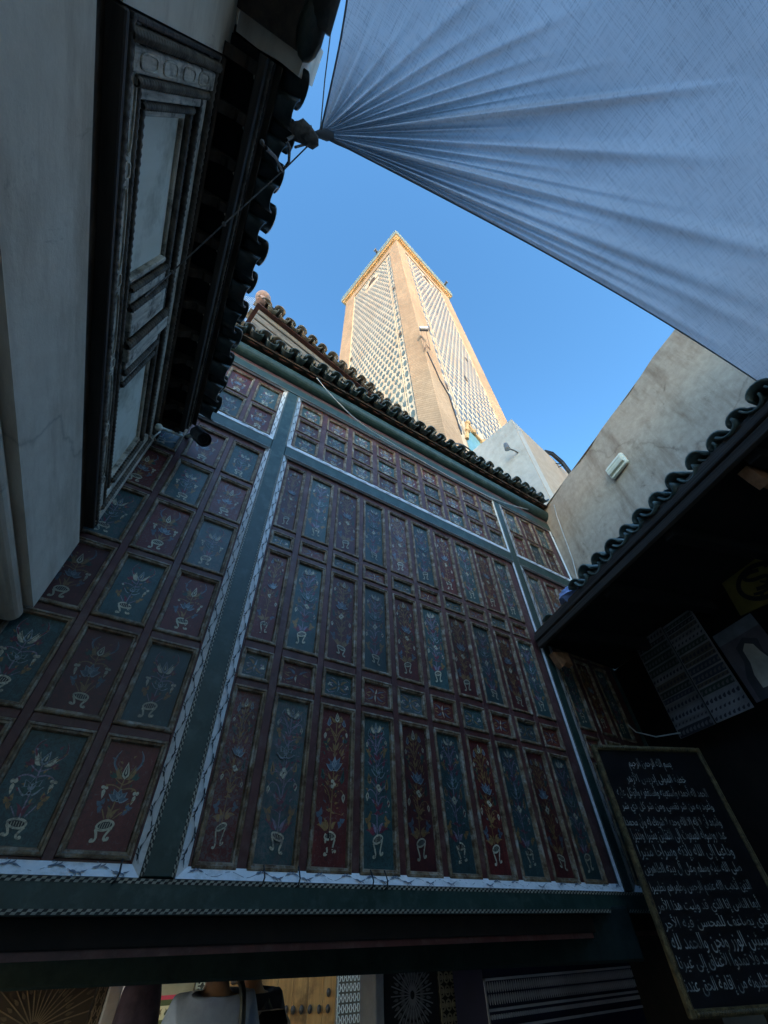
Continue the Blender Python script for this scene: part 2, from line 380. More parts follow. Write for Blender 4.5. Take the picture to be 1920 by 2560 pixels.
def short_motif(w, h, kind, sq=False):
    a = Art(); S = scheme(kind); q = w*.5; Y = lambda t: -h/2+h*t
    a.stroke([(0, Y(.24)), (0, Y(.66))], q*.05, S['stem'])
    for s in (-1, 1):
        a.petal(s*q*.06, Y(.25), s*q*.26, Y(.36), q*.14, S['cup'], s*q*.08)
        a.stroke([(s*q*.15, Y(.25)), (s*q*.38, Y(.33))], q*.04, S['stem'])
        trefoil(a, s*q*.50, Y(.365), q*.23, S['trif'], s)
        a.stroke([(0, Y(.55)), (s*q*.28, Y(.575)), (s*q*.52, Y(.565)), (s*q*.62, Y(.535))], q*.05, S['stem'])
        for dx in (-.06, .06): a.disc(s*q*.62+dx*q, Y(.53), q*.068, CREAM)
        a.petal(s*q*.62, Y(.515), s*q*.57, Y(.415), q*.13, CREAM)
        a.stroke([(0, Y(.60)), (s*q*.22, Y(.63)), (s*q*.36, Y(.66))], q*.04, S['stem'])
        for ang in (60, 95, 130, 20):
            t = R(ang); a.petal(s*q*.38, Y(.655), s*q*.38+s*q*.25*math.cos(t), Y(.655)+q*.27*math.sin(t), q*.13, S['trif2'] if kind == 'red' else WINE)
        a.stroke([(s*q*.34, Y(.73)), (s*q*.52, Y(.80)), (s*q*.50, Y(.87)), (s*q*.40, Y(.925))], q*.09, S['curl'], True)
        a.stroke([(s*q*.38, Y(.73)), (s*q*.56, Y(.80)), (s*q*.54, Y(.87)), (s*q*.40, Y(.925))], q*.015, PALEB)
    rf = random.Random(int(w*1000)+len(kind))
    for t in [.34+.05*k for k in range(11)]:
        for s in (-1, 1):
            x0 = s*q*rf.uniform(.12, .62); y0 = Y(t+rf.uniform(-.012, .012)); an = rf.uniform(.2, 1.4); L = q*rf.uniform(.12, .2)
            a.petal(x0, y0, x0+s*L*math.cos(an), y0+L*math.sin(an), L*.45, rf.choice([S['leaf'], S['stem'], S['trif'], S['trif2'], S['cup']]), s*L*.15)
    lotus(a, Y(.43), q*.44, S)
    palmette(a, Y(.655), q*.44, S)
    stand(a, Y(.195), q*.33, h*.115)
    return a
def square_motif(w, h, kind):
    a = Art(); S = scheme(kind); q = min(w, h)*.5
    for s in (-1, 1):
        for t in (-1, 1):
            a.petal(s*w*.06, t*h*.06, s*w*.36, t*h*.26, q*.2, S['trif'], s*t*q*.1); a.petal(s*w*.2, t*h*.1, s*w*.42, t*h*.02, q*.14, S['stem'])
            a.stroke([(s*w*.1, t*h*.3), (s*w*.28, t*h*.36), (s*w*.42, t*h*.26)], q*.05, S['stem'])
        if kind == 'red': a.petal(0, 0, 0, s*h*.33, q*.18, CREAM)
        else:
            for d in ((.0, .05), (.04, -.03), (-.04, -.03)): a.disc(s*w*.34+d[0]*w, d[1]*h, q*.09, CREAM)
            a.petal(0, 0, 0, s*h*.3, q*.14, S['edge'])
    a.disc(0, 0, q*.09, OCHRE)
    return a

# ------------------------------------------------------------------ ground
g = MB(); g.add([(-400, -400, 0), (400, -400, 0), (400, 400, 0), (-400, 400, 0)], [(0, 1, 2, 3)])
M['paving'] = two_tone('pale_stone_paving', (.30, .28, .25), (.42, .39, .35), 3, .8, None, (.22, .20, .18), .5, .02)
g.build('street_paving', M['paving'], kind='structure')

# ------------------------------------------------------------------ roof tile pieces
def tile_mesh(name, L, r, th, up=True, mat='tile', n=8, taper=.84):
    """half-round tile: mouth at y=0, running up the slope along +y"""
    mb = MB(); s = 1 if up else -1; rows = []
    for y, k in ((0, 1.0), (L, taper)):
        for rr in (r*k, r*k-th):
            rows.append([(rr*math.cos(math.pi*i/n), y, s*rr*math.sin(math.pi*i/n)) for i in range(n+1)])
    N = n+1; vs = sum(rows, []); fs = []
    for i in range(n):
        fs += [(i, i+1, 2*N+i+1, 2*N+i), (N+i+1, N+i, 3*N+i, 3*N+i+1), (i+1, i, N+i, N+i+1), (2*N+i, 2*N+i+1, 3*N+i+1, 3*N+i)]
    fs += [(0, 2*N, 3*N, N), (n, N+n, 3*N+n, 2*N+n)]
    mb.add(vs, fs)
    return mb.mesh(name, M[mat], True)
def lay_tiles(parent, xs, o, z, slope, mesh_up, mesh_dn, pitch, skip=(), rows=1, rowlen=.26, jitter=1.0):
    """cover tiles on xs, pan tiles between them; o = how far the mouths stand out from the wall"""
    for r_ in range(rows):
        for i, x in enumerate(xs):
            for me, dx, dz in ((mesh_up, 0, .0), (mesh_dn, pitch/2, .012)):
                if me is None or (i in skip and me is mesh_up and r_ == 0): continue
                d = r_*rowlen
                link('roof_tile', me, parent, (x+dx+random.uniform(-1, 1)*.006*jitter, -o+d*math.cos(slope)+random.uniform(-.012, .012)*jitter, z+dz+d*math.sin(slope)+random.uniform(-.005, .005)*jitter),
                     (slope+random.uniform(-.05, .05)*jitter, random.uniform(-.10, .10)*jitter, random.uniform(-.07, .07)*jitter)).scale = (random.uniform(.92, 1.06), 1, random.uniform(.80, 1.08))

# ------------------------------------------------------------------ the painted wooden facade
FD = 2.0; REC = .03                                   # wall plane, depth of the panelled fields behind the posts
KX = (FD+REC)/FD
fac = thing('panelled_facade', 'tall painted wooden facade of maroon and blue flower panels between dark green posts', 'facade', (0, FD, 0))
def kx(x): return x*KX
def kz(z): return 2+(z-2)*KX
X0, X1 = -1.5, 4.10
def fb(name, x0, x1, o0, o1, z0, z1, mat, parent=fac, bev=.004):
    mb = MB(); mb.box(x0, x1, -o1, -o0, z0, z1, bev=bev); return mb.build(name, M[mat], parent)
fb('backing_wall', X0, X1+.3, -.40, -.06, 2.0, 6.22, 'maroon', bev=0)
posts = [(.317, .431), (3.022, 3.118)]
for a, b in posts: fb('post', a, b, -.06, 0, 2.186, 5.712, 'green')
fb('post', 4.062, 4.10, -.06, 0, 2.186, 5.712, 'green')
bays_x = [(X0, .315), (.433, 3.02), (3.12, 4.06)]
for a, b in bays_x: fb('rail', a, b, -.06, -.001, 4.737, 4.862, 'green')
fb('rail', X0, X1, -.06, .004, 5.714, 5.832, 'green')
fb('rail', X0, X1, -.06, .006, 2.094, 2.182, 'green')
fb('frieze_board', X0, X1, -.06, .002, 5.835, 5.98, 'maroon')
# half-round cornice under the eave, and its scalloped board
mb = MB(); mb.prof_x([(-.0-.085*math.sin(math.pi*i/12), 5.965+.085*(-math.cos(math.pi*i/12))) for i in range(13)]+[(.05, 6.05), (.05, 5.88)], X0, X1)
mb.build('cornice_roll', M['green'], fac)
mb = MB(); PT = .157
for i in range(int((X1-X0)/PT)):
    x = -.22+PT*(i-8)
    pts = [(x+PT*k/6, 6.075-.035*abs(math.sin(math.pi*k/6))) for k in range(7)]
    n = len(pts); vs = [(px, -.10, pz) for px, pz in pts]+[(px, -.10, 6.16) for px, _ in pts]+[(px, -.085, pz) for px, pz in pts]+[(px, -.085, 6.16) for px, _ in pts]
    mb.add(vs, [(k, k+1, n+k+1, n+k) for k in range(n-1)]+[(k, 2*n+k, 2*n+k+1, k+1) for k in range(n-1)])
M['scallop'] = two_tone('red_brown_scallop', (.05, .017, .012), (.12, .045, .03), 20, .6)
mb.build('scalloped_board', M['scallop'], fac)
# low beams over the passage
fb('low_beam', X0, X1, -.30, -.05, 2.02, 2.092, 'black_wood')

def bead_strip(mb, p0, p1, nrm, w, dash=.011):
    """slanted black and cream dashes along an edge"""
    p0, p1, nrm = Vector(p0), Vector(p1), Vector(nrm); t = (p1-p0); L = t.length; t /= L; s = nrm.cross(t).normalized()
    N = int(L/dash)
    for i in range(N):
        for j, h0 in ((0, -.5), (1, 0.)):
            a = p0+t*(dash*i); sh = dash*.6
            c = (.34, .33, .27) if (i+j) % 2 else (.014, .016, .016)
            q = [a+s*w*h0, a+t*dash+s*w*h0, a+t*(dash+sh*.5)+s*w*(h0+.5), a+t*sh*.5+s*w*(h0+.5)]
            up = nrm*(.0025 if (i+j) % 2 else .0012)
            mb.add([v+up for v in q], [(0, 1, 2, 3)], 0, c)
def scroll_art(L, w, seed=0, worn=False):
    """running vine for the silvery chamfers: x along, y across 0..w"""
    a = Art(); P = .062; N = max(2, int(L/P)); P = L/N; rnd = random.Random(seed)
    pts = [(L*i/(N*6), w*(.45+.22*math.sin(math.pi*i/6*2*.5))) for i in range(N*6+1)]
    for i in range(len(pts)-1):
        (x0, y0), (x1, y1) = pts[i], pts[i+1]; tw = w*.022
        if worn and rnd.random() < .45: continue
        a.poly([(x0, y0-tw), (x1, y1-tw), (x1, y1+tw), (x0, y0+tw)], (.03, .04, .05) if not worn else (.16, .18, .22))
    for i in range(N):
        x = P*(i+.5); s = 1 if i % 2 else -1; dark = (.025, .034, .042) if not worn else (.15, .18, .23)
        if worn and rnd.random() < .4: continue
        y = w*(.45+.22*math.sin(math.pi*(i+.5)))
        a.petal(x-P*.42, y+s*w*.10, x-P*.02, y-s*w*.34, w*.19, dark, s*w*.16); a.petal(x-P*.10, y, x+P*.22, y-s*w*.36, w*.13, dark, s*w*.12)
        a.petal(x+P*.1, y+s*w*.02, x+P*.42, y+s*w*.20, w*.12, dark, -s*w*.05)
        a.disc(x-P*.22, y-s*w*.30, w*.07, dark, 7)
    return a
SIDE = .036
def chamfer_trim(x0, x1, z0, z1, bottom=True, left=True, right=True, top=True):
    """painted silver-white chamfers running from the post faces back to the panel field"""
    ox0, ox1, oz0, oz1 = x0, x1, z0, z1
    a = [(x0+.002, 0, z0+.002), (x1-.002, 0, z0+.002), (x1-.002, 0, z1-.002), (x0+.002, 0, z1-.002)]
    ix0, ix1 = kx(x0+SIDE), kx(x1-SIDE); iz0, iz1 = kz(z0+SIDE), kz(z1-SIDE)
    if not left: ix0 = x0
    b = [(ix0, REC, iz0), (ix1, REC, iz0), (ix1, REC, iz1), (ix0, REC, iz1)]
    for k, on in enumerate((bottom, right, top, left)):
        if not on: continue
        j = (k+1) % 4; A, B, C, D = Vector(a[k]), Vector(a[j]), Vector(b[j]), Vector(b[k])
        mb = MB(); L = (B-A).length; NN = max(2, int(L/.12))
        mb.add([A, B, C, D, A+Vector((0, .02, 0)), B+Vector((0, .02, 0))], [(0, 1, 2, 3), (1, 0, 4, 5)])
        t = (B-A).normalized(); nrm = (B-A).cross(D-A).normalized()
        if nrm.y > 0: nrm = -nrm
        w = (D-A).length*.9 if k in (1, 3) else (D-A).length
        acr = (D-A) - t*((D-A).dot(t)); w = acr.length; acr.normalize()
        off = (D-A).dot(t); off2 = (B-C).dot(t)
        art = scroll_art(L-off-off2 if L-off-off2 > .2 else L, w, k, k == 0)
        base = A+t*max(off, 0)
        art.lay(mb, lambda x, y, z: base+t*x+acr*y+nrm*(z+.0004), 1, .0003)
        o = mb.build('painted_trim', [M['white_trim'], M['trim_art']], fac)
chamfer_trim(X0, .317, 2.182, 4.735, left=False)
chamfer_trim(.431, 3.022, 2.182, 4.735)
chamfer_trim(3.118, 4.062, 2.182, 4.735, right=False)
chamfer_trim(X0, .317, 4.862, 5.712, left=False)
chamfer_trim(.431, 3.022, 4.862, 5.712)
chamfer_trim(3.118, 4.062, 4.862, 5.712)
mb = MB()
for a, b in posts:
    for z0, z1 in ((2.186, 4.735), (4.866, 5.71)):
        for x in (a+.006, b-.006): bead_strip(mb, (x, 0, z0), (x, 0, z1), (0, -1, 0), .011)
mb.build('post_beading', M['bead'], fac)
mb = MB()
for a, b in bays_x:
    for z in (4.743, 4.857): bead_strip(mb, (a, .001, z), (b, .001, z), (0, -1, 0), .009)
for z in (5.72, 5.826): bead_strip(mb, (X0, -.004, z), (X1, -.004, z), (0, -1, 0), .009)
bead_strip(mb, (X0, -.002, 5.973), (X1, -.002, 5.973), (0, -1, 0), .013, .014)
for z in (2.175, 2.101): bead_strip(mb, (X0, -.006, z), (X1, -.006, z), (0, -1, 0), .013, .013)
mb.build('rail_beading', M['bead'], fac)

# panel fields: stiles and rails between raised frames, each frame holding a painted board
_fm = {}
def frame_mesh(w, h):
    k = (round(w, 3), round(h, 3))
    if k not in _fm:
        prof = [(0, -.012), (0, .004), (.004, .008), (.010, .009), (.013, .004), (.020, .002), (.024, -.016)]
        mb = MB(); n = len(prof); vs = []
        for d, o in prof:
            for sx, sz in ((-1, -1), (1, -1), (1, 1), (-1, 1)): vs.append((sx*(w/2-d), -o, sz*(h/2-d)))
        mb.add(vs, [(i*4+q, i*4+(q+1) % 4, (i+1)*4+(q+1) % 4, (i+1)*4+q) for i in range(n-1) for q in range(4)])
        _fm[k] = mb.mesh('panel_frame', M['wood_frame'])
    return _fm[k]
_pm = {}
def panel_mesh(w, h, kind, art):
    var = random.randrange(5); k = (round(w, 3), round(h, 3), kind, art, var)
    if k not in _pm:
        mb = MB(); iw, ih = w-.044, h-.044; c = RED if kind == 'red' else BLUE
        mb.add([(-iw/2, 0, -ih/2), (iw/2, 0, -ih/2), (iw/2, 0, ih/2), (-iw/2, 0, ih/2)], [(0, 1, 2, 3)], 0, c)
        a = {'tall': tall_motif, 'short': short_motif, 'square': square_motif}[art](iw*.94, ih*.96, kind)
        rv = random.Random(var*17+3); p1, p2, p3 = [rv.uniform(0, 6.28) for _ in range(3)]; g1 = rv.uniform(.96, 1.07)
        wx = lambda x, y: x*g1+.035*iw*math.sin(y/ih*7+p1)*(1-abs(2*x/iw)**2*.8); wy = lambda x, y: y*g1+.018*ih*math.sin(x/iw*5+y/ih*9+p2)
        if rv.random() < .35: a.p = [q_ for q_ in a.p if rv.random() > .16]
        a.lay(mb, lambda x, y, z: (wx(x, y), -z, wy(x, y)), 0)
        _pm[k] = mb.mesh('painted_panel', M['panel'])
    return _pm[k]
def panel(x0, x1, z0, z1, kind, art):
    x0, x1, z0, z1 = kx(x0), kx(x1), kz(z0), kz(z1)
    f = link('panel_frame', frame_mesh(x1-x0, z1-z0), fac, ((x0+x1)/2, REC+random.uniform(-.0015, .001), (z0+z1)/2), (0, random.uniform(-.004, .004), 0))
    link('painted_panel', panel_mesh(x1-x0, z1-z0, kind, art), f, (0, .014, 0))
def field(cols, rows, bx0, bx1, bz0, bz1, arts, first):
    """cols/rows: measured frame edges; the wood left between them is built as stiles and rails"""
    for j, (z0, z1) in enumerate(rows):
        for i, (x0, x1) in enumerate(cols):
            panel(x0, x1, z0, z1, 'red' if (i+j+first) % 2 == 0 else 'blue', arts[j])
    xe = [bx0]+[e for c in cols for e in c]+[bx1]; ze = [bz0]+[e for r_ in rows for e in r_]+[bz1]
    for i in range(0, len(xe), 2):
        fb('stile', kx(xe[i]), kx(xe[i+1]), -.06, -REC, kz(bz0), kz(bz1), 'maroon', bev=.003)
        mbx = (xe[i]+xe[i+1])/2
    for j in range(0, len(ze), 2):
        for i in range(1, len(xe)-1, 2):
            fb('cross_rail', kx(xe[i]), kx(xe[i+1]), -.06, -REC-.002, kz(ze[j]), kz(ze[j+1]), 'maroon', bev=.003)
main_cols = [(.478, .642)]+[(.684+.2487*i, .684+.2487*i+.210) for i in range(9)]
main_rows = [(2.212, 2.885), (2.918, 3.078), (3.121, 3.755), (3.790, 3.915), (3.955, 4.635)]
field(main_cols, main_rows, .467, 2.986, 2.216, 4.70, ['tall', 'square', 'tall', 'square', 'tall'], 0)
up_cols = [(.478+.2845*i, .478+.2845*i+.232) for i in range(9)]
up_rows = [(4.895, 5.105), (5.142, 5.350), (5.387, 5.605)]
field(up_cols, up_rows, .467, 2.986, 4.895, 5.676, ['short']*3, 1)
left_cols = [(.047-.2615*i, .047-.2615*i+.225) for i in range(5, -1, -1)]
left_rows = [(2.227, 2.597), (2.630, 3.007), (3.042, 3.410), (3.443, 3.822), (3.852, 4.212), (4.250, 4.632)]
field(left_cols, left_rows, X0+.06, .281, 2.216, 4.70, ['short']*6, 1)
field(left_cols[2:], [(4.895, 5.225), (5.262, 5.605)], X0+.4, .281, 4.895, 5.676, ['short']*2, 1)
right_cols = [(3.162+.2660*i, 3.162+.2660*i+.205) for i in range(3)]
field(right_cols, [(2.212, 2.885), (2.918, 3.078), (3.121, 3.755), (3.790, 3.915), (3.955, 4.635)], 3.154, 4.026, 2.216, 4.70, ['tall', 'square', 'tall', 'square', 'tall'], 1)
field(right_cols, [(4.895, 5.225), (5.262, 5.625)], 3.154, 4.026, 4.895, 5.676, ['short']*2, 0)

# tiled eave of the facade
ev = MB()
sl_ = R(17)
ev.prof_x([(-.12, 6.055), (-.12, 6.085), (.9, 6.085+1.02*math.tan(sl_)), (.9, 6.055+1.02*math.tan(sl_))], X0, X1+.1)
eave = ev.build('tiled_eave', M['dark_wood'], fac)
tu = tile_mesh('cover_tile', .30, .066, .010); td = tile_mesh('pan_tile', .30, .060, .010, False)
lay_tiles(eave, [-.22+PT*i for i in range(-7, 27)], .205, 6.115, sl_, tu, td, PT, rows=3)
# little hooks left on the bottom trim
for px in (292, 655, 743, 925, 960):
    q = on_plane(px, 2190, (0, FD, 0), (0, 1, 0)); mb = MB()
    mb.tube([(0, 0, .045), (0, -.012, .03), (.002, -.022, .008), (-.004, -.024, -.012), (-.010, -.014, -.018)], .003, 6)
    tag(mb.build('iron_hook', M['black'], loc=(q.x, FD-.004, 2.185)), {292: 'small black iron hook on the pale trim under the left bay', 655: 'thick dark hook on the pale trim under the second tall panel', 743: 'dark bent hook on the pale trim below the gap after the second tall panel', 925: 'dark bent hook on the pale trim below the fourth tall panel', 960: 'short dark hook on the pale trim, right beside another hook'}[px], 'hook', 'iron hooks along the bottom trim')

# ------------------------------------------------------------------ left building
X0L = -.406; AZL = R(5.3)
lb = thing('left_building', 'pale plastered house with weathered carved wooden frieze and dark tiled eave', 'house', (X0L, FD, 0), math.pi/2-AZL)
def lx(name, u0, u1, o0, o1, z0, z1, mat, bev=.003, parent=lb):
    mb = MB(); mb.box(u0, u1, -o1, -o0, z0, z1, bev=bev); return mb.build(name, M[mat], parent)
U0, U1 = -1.88, -.012
lx('plaster_band', -7, U1, -.30, 0, 3.004, 3.372, 'plaster_left', 0)
mb = MB(); mb.prof_x([(.05+.03*math.cos(math.pi*(.5+i/8)), 2.965+.036*math.sin(math.pi*(.5+i/8))) for i in range(9)]+[(.3, 2.93), (.3, 3.0)], -7, U1)
mb.build('round_sill', M['plaster_left'], lb)
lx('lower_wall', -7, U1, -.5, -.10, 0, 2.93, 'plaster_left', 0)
lx('shadow_board', -7, U1, -.30, -.022, 3.374, 3.462, 'dark_wood', 0)
lx('frieze_board', U0, U1, -.30, -.03, 3.464, 4.36, 'dark_wood', 0)
def rail_h(z0, z1, o, mat='carved', u0=U0, u1=U1, name='moulding'): return lx(name, u0, u1, -.03, o, z0, z1, mat, .004)
def rope_h(z, r, o, u0=U0, u1=U1):
    mb = MB(); mb.rope((u0, -o, z), (u1, -o, z), r, .024, n=8, strands=2); mb.build('rope_moulding', M['rope_wood'], lb, smooth=True)
def rope_v(u, r, o, z0, z1):
    mb = MB(); mb.rope((u, -o, z0), (u, -o, z1), r, .020, n=8, strands=1, depth=.5); mb.build('rope_moulding', M['rope_wood'], lb, smooth=True)
rail_h(3.464, 3.486, .020, 'fascia'); rope_h(3.503, .016, .012)
rail_h(3.522, 3.582, .010, 'carved')
mb = MB(); u = U0+.05
while u < U1-.3:                                        # raised cartouches along the lower strip
    for (a, L, hgt) in ((u, .24, .036), (u+.255, .045, .040)):
        n = 14; ring = []
        for k in range(n):
            t = 2*math.pi*k/n; cx = math.copysign(abs(math.cos(t))**.5, math.cos(t)); ring.append((a+L/2+L/2*cx, 3.552+hgt/2*math.sin(t)))
        for k in range(n):
            p, q = ring[k], ring[(k+1) % n]; mb.tube([(p[0], -.012, p[1]), (q[0], -.012, q[1])], .0035, 5)
    u += .32
mb.build('carved_cartouche', M['carved'], lb)
rope_h(3.605, .013, .002); rail_h(3.620, 3.640, -.004, 'dark_wood'); rope_h(3.655, .013, -.002); rail_h(3.670, 3.686, -.006, 'fascia')
rail_h(4.282, 4.322, .030, 'dark_wood'); rope_h(4.262, .016, .012); rail_h(4.195, 4.246, .006, 'carved'); rope_h(4.175, .014, .000)
rope_h(4.085, .014, -.002); rail_h(4.100, 4.160, -.008, 'fascia'); rail_h(4.055, 4.072, -.010, 'carved')
ZI0, ZI1 = 3.688, 4.053
def plank(u0, u1, o, mat='carved_v', z0=ZI0, z1=ZI1): return lx('carved_plank', u0, u1, -.03, o, z0, z1, mat, .004)
lx('plaster_infill', -1.672, -1.192, -.05, -.024, ZI0, ZI1, 'recess', 0); lx('plaster_infill', -.705, -.175, -.05, -.024, ZI0, ZI1, 'recess', 0)
# near end: wide carved boards that step inwards
plank(-1.880, -1.866, .024, 'fascia', 3.49, 4.28); rope_v(-1.846, .018, .018, 3.50, 4.27)
plank(-1.826, -1.772, .020, 'carved_v', 3.52, 4.25); rope_v(-1.757, .015, .016, 3.56, 4.2); plank(-1.742, -1.716, .010, 'carved_v', 3.6, 4.16)
rope_v(-1.703, .012, .006, 3.64, 4.1); plank(-1.690, -1.672, -.004)
for zc in (3.62, 3.78, 3.95, 4.11):
    mb = MB(); n = 16; ring = [(-1.799+.017*math.copysign(abs(math.cos(2*math.pi*k/n))**.7, math.cos(2*math.pi*k/n)), zc+.058*math.copysign(abs(math.sin(2*math.pi*k/n))**.5, math.sin(2*math.pi*k/n))) for k in range(n)]
    for k in range(n):
        p, q = ring[k], ring[(k+1) % n]; mb.tube([(p[0], -.021, p[1]), (q[0], -.021, q[1])], .003, 5)
    mb.build('carved_cartouche', M['carved_v'], lb)
# middle group
plank(-1.192, -1.174, .000); rope_v(-1.158, .014, .006, ZI0, ZI1); plank(-1.142, -1.100, .006); rope_v(-1.083, .014, .010, ZI0, ZI1)
plank(-1.067, -.965, .016); rope_v(-.944, .018, .020, 3.66, 4.1); plank(-.924, -.868, .030, 'carved_v', 3.66, 4.1); plank(-.868, -.812, .012)
rope_v(-.797, .014, .010, ZI0, ZI1); plank(-.780, -.752, .006); rope_v(-.735, .013, .004, ZI0, ZI1); plank(-.720, -.705, -.002)
# far end
plank(-.175, -.160, .0); rope_v(-.146, .013, .006, ZI0, ZI1); plank(-.132, -.085, .010, 'carved_v', 3.6, 4.16); rope_v(-.070, .014, .012, 3.56, 4.2); plank(-.054, -.014, .020, 'carved_v', 3.49, 4.28)
# eave of the left building: soffit boards, rafters, edge board, tiles
EU0, EU1 = -1.955, -.085
lx('soffit', EU0, EU1, -.2, .128, 4.400, 4.425, 'black_wood', 0)
lx('wall_head', EU0, U1, -.3, .0, 4.362, 4.70, 'dark_wood', 0)
lx('eave_board', EU0, EU1, .130, .160, 4.345, 4.46, 'fascia'); lx('eave_board', EU0, EU1, .160, .176, 4.43, 4.49, 'fascia')
mb = MB(); mb.rope((EU0, -.165, 4.405), (EU1, -.165, 4.405), .011, .022); mb.build('rope_moulding', M['rope_wood'], lb, smooth=True)
for i in range(12):
    u = -1.905+.1655*i; mb = MB()
    prof = [(-.128, 4.398), (-.128, 4.352), (-.10, 4.345), (-.085, 4.362), (-.065, 4.345), (-.045, 4.318), (-.02, 4.312), (.0, 4.335), (.02, 4.398)]
    mb.prof_x(prof, u-.019, u+.019); mb.build('rafter', M['dark_wood'], lb)
    mb = MB(); mb.tube([(u+.03, -.129, 4.39), (u+.026, -.131, 4.37), (u+.022, -.128, 4.355)], [.008, .010, .006], 7); mb.build('rafter_tip', M['carved'], lb)
ev = MB(); ev.prof_x([(-.20, 4.462), (-.20, 4.487), (.5, 4.72), (.5, 4.69)], EU0, EU1)
leave = ev.build('tiled_eave', M['dark_wood'], lb)
lay_tiles(leave, [-1.93+.1655*i for i in range(11)], .298, 4.505, R(18), tu, td, .1655, rows=2)
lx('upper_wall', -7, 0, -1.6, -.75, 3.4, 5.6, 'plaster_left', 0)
lx('roof_slab', -7, 0, -.80, -.05, 4.71, 4.80, 'plaster_far', 0)
# near end of the eave: plaster return and the next canopy
lx('plaster_return', -7, -1.885, -.30, .012, 3.464, 4.42, 'plaster_left', 0)
mb = MB(); mb.prof_z([(-1.965, -.015), (-1.960, -.10), (-1.968, -.18), (-1.962, -.268), (-2.10, -.275), (-2.12, -.20), (-2.12, -.10), (-2.12, -.015)], 4.44, 5.0)
mb.build('plaster_return', M['plaster_left'], lb)
lx('canopy_soffit', -3.4, -2.025, -.1, .28, 4.40, 4.435, 'dark_wood', 0)
mb = MB(); mb.sphere((-2.10, -.275, 4.40), .075, 14, 10, sc=(1.25, .7, .5)); mb.tube([(-2.12, -.29, 4.42), (-3.4, -.29, 4.42)], .055, 12); mb.build('canopy_tile', M['tile'], lb, smooth=True)

# ------------------------------------------------------------------ right building
AZR = R(17.6)
rb = thing('right_building', 'stained tan plaster house with a deep tiled canopy over its dark shop front', 'house', (4.07, FD, 0), math.atan2(-math.cos(AZR), -math.sin(AZR)))
nRw = Vector((-math.cos(AZR), math.sin(AZR), 0)); dRw = Vector((-math.sin(AZR), -math.cos(AZR), 0)); PRw = Vector((4.07, FD, 0))
def rw(px, py, o=0):                                   # picture point -> (a along the wall, z) on the plane o in front of it
    q = on_plane(px, py, PRw+nRw*o, nRw); return (q-PRw).dot(dRw), q.z
def rx(name, a0, a1, o0, o1, z0, z1, mat, bev=.003, parent=rb):
    mb = MB(); mb.box(a0, a1, -o1, -o0, z0, z1, bev=bev); return mb.build(name, M[mat], parent)
mb = MB(); NA, NZ = 40, 14
gv = [(a*9/NA, .012*math.sin(a*1.7)+.008*math.sin(a*.6+z*1.3)+random.uniform(-.003, .003), 3.84+2.255*z/NZ) for z in range(NZ+1) for a in range(NA+1)]
mb.add(gv, [(z*(NA+1)+a, z*(NA+1)+a+1, (z+1)*(NA+1)+a+1, (z+1)*(NA+1)+a) for z in range(NZ) for a in range(NA)])
mb.box(0, 9, .03, 4.0, 3.84, 6.09)
mb.box(0, 9, .0, .03, 6.085, 6.1)
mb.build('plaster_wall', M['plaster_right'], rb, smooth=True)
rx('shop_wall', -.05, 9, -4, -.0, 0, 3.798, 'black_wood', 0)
# canopy
LIP = 1.048
def canopy(name, z0, z1, rise, o_in, mat, lip=LIP):
    mb = MB(); a0 = .315*lip; vs = []
    for dz in (z0, z1): vs += [(a0+.005, -lip, dz), (.02+.3*o_in, -o_in, dz+rise), (9, -o_in, dz+rise), (9, -lip, dz)]
    mb.add(vs, [(0, 3, 2, 1), (4, 5, 6, 7), (0, 1, 5, 4), (1, 2, 6, 5), (2, 3, 7, 6), (3, 0, 4, 7)])
    return mb.build(name, M[mat], rb)
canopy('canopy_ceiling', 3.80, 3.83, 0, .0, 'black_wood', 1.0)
croof = canopy('canopy_roof', 3.862, 3.885, .26, .012, 'dark_wood')
mb = MB(); mb.box(.325, 9, -1.048, -1.012, 3.742, 3.80, bev=.004); mb.box(.325, 9, -1.062, -1.0, 3.803, 3.858, bev=.006)
mb.build('canopy_fascia', M['fascia'], rb)
for i in range(9):
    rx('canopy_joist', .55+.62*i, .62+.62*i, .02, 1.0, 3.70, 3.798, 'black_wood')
tup = tile_mesh('pale_cover_tile', .30, .066, .012, True, 'tile_pale'); tdp = tile_mesh('pale_pan_tile', .30, .064, .012, False, 'tile_pale')
tud = tile_mesh('dark_cover_tile', .30, .069, .014, True, 'tile'); tdd = tile_mesh('dark_pan_tile', .30, .064, .012, False, 'tile')
lay_tiles(croof, [1.02+.1545*i for i in range(26)], 1.075, 3.905, R(14.2), tup, tdp, .1545, rows=1, jitter=1.6)
lay_tiles(croof, [1.02+.1545*i for i in range(26)], .95, 3.948, R(14.2), tud, tdp, .1545, rows=3, jitter=1.6)
for k, (a, z, ry) in enumerate(((.52, 3.90, .3), (.66, 3.905, -.2), (.42, 3.895, .8))):
    link('roof_tile', tup, croof, (a, -1.0+.06*k, z), (R(14), ry, .5-.4*k))
# carved corbels coloured orange-brown under both ends of the canopy
M['corbel'] = two_tone('orange_corbel_wood', (.20, .085, .035), (.42, .19, .09), 12, .6)
for (px, py, o) in ((1400, 1650, .90), (1895, 1195, .90)):
    a, z = rw(px, py, o); mb = MB()
    prof = [(-o-.07, z+.05), (-o+.08, z+.06), (-o+.09, z-.05), (-o+.03, z-.03), (-o-.02, z-.075), (-o-.05, z-.02)]
    mb.prof_x(prof, a-.03, a+.03); mb.build('corbel', M['corbel'], rb)

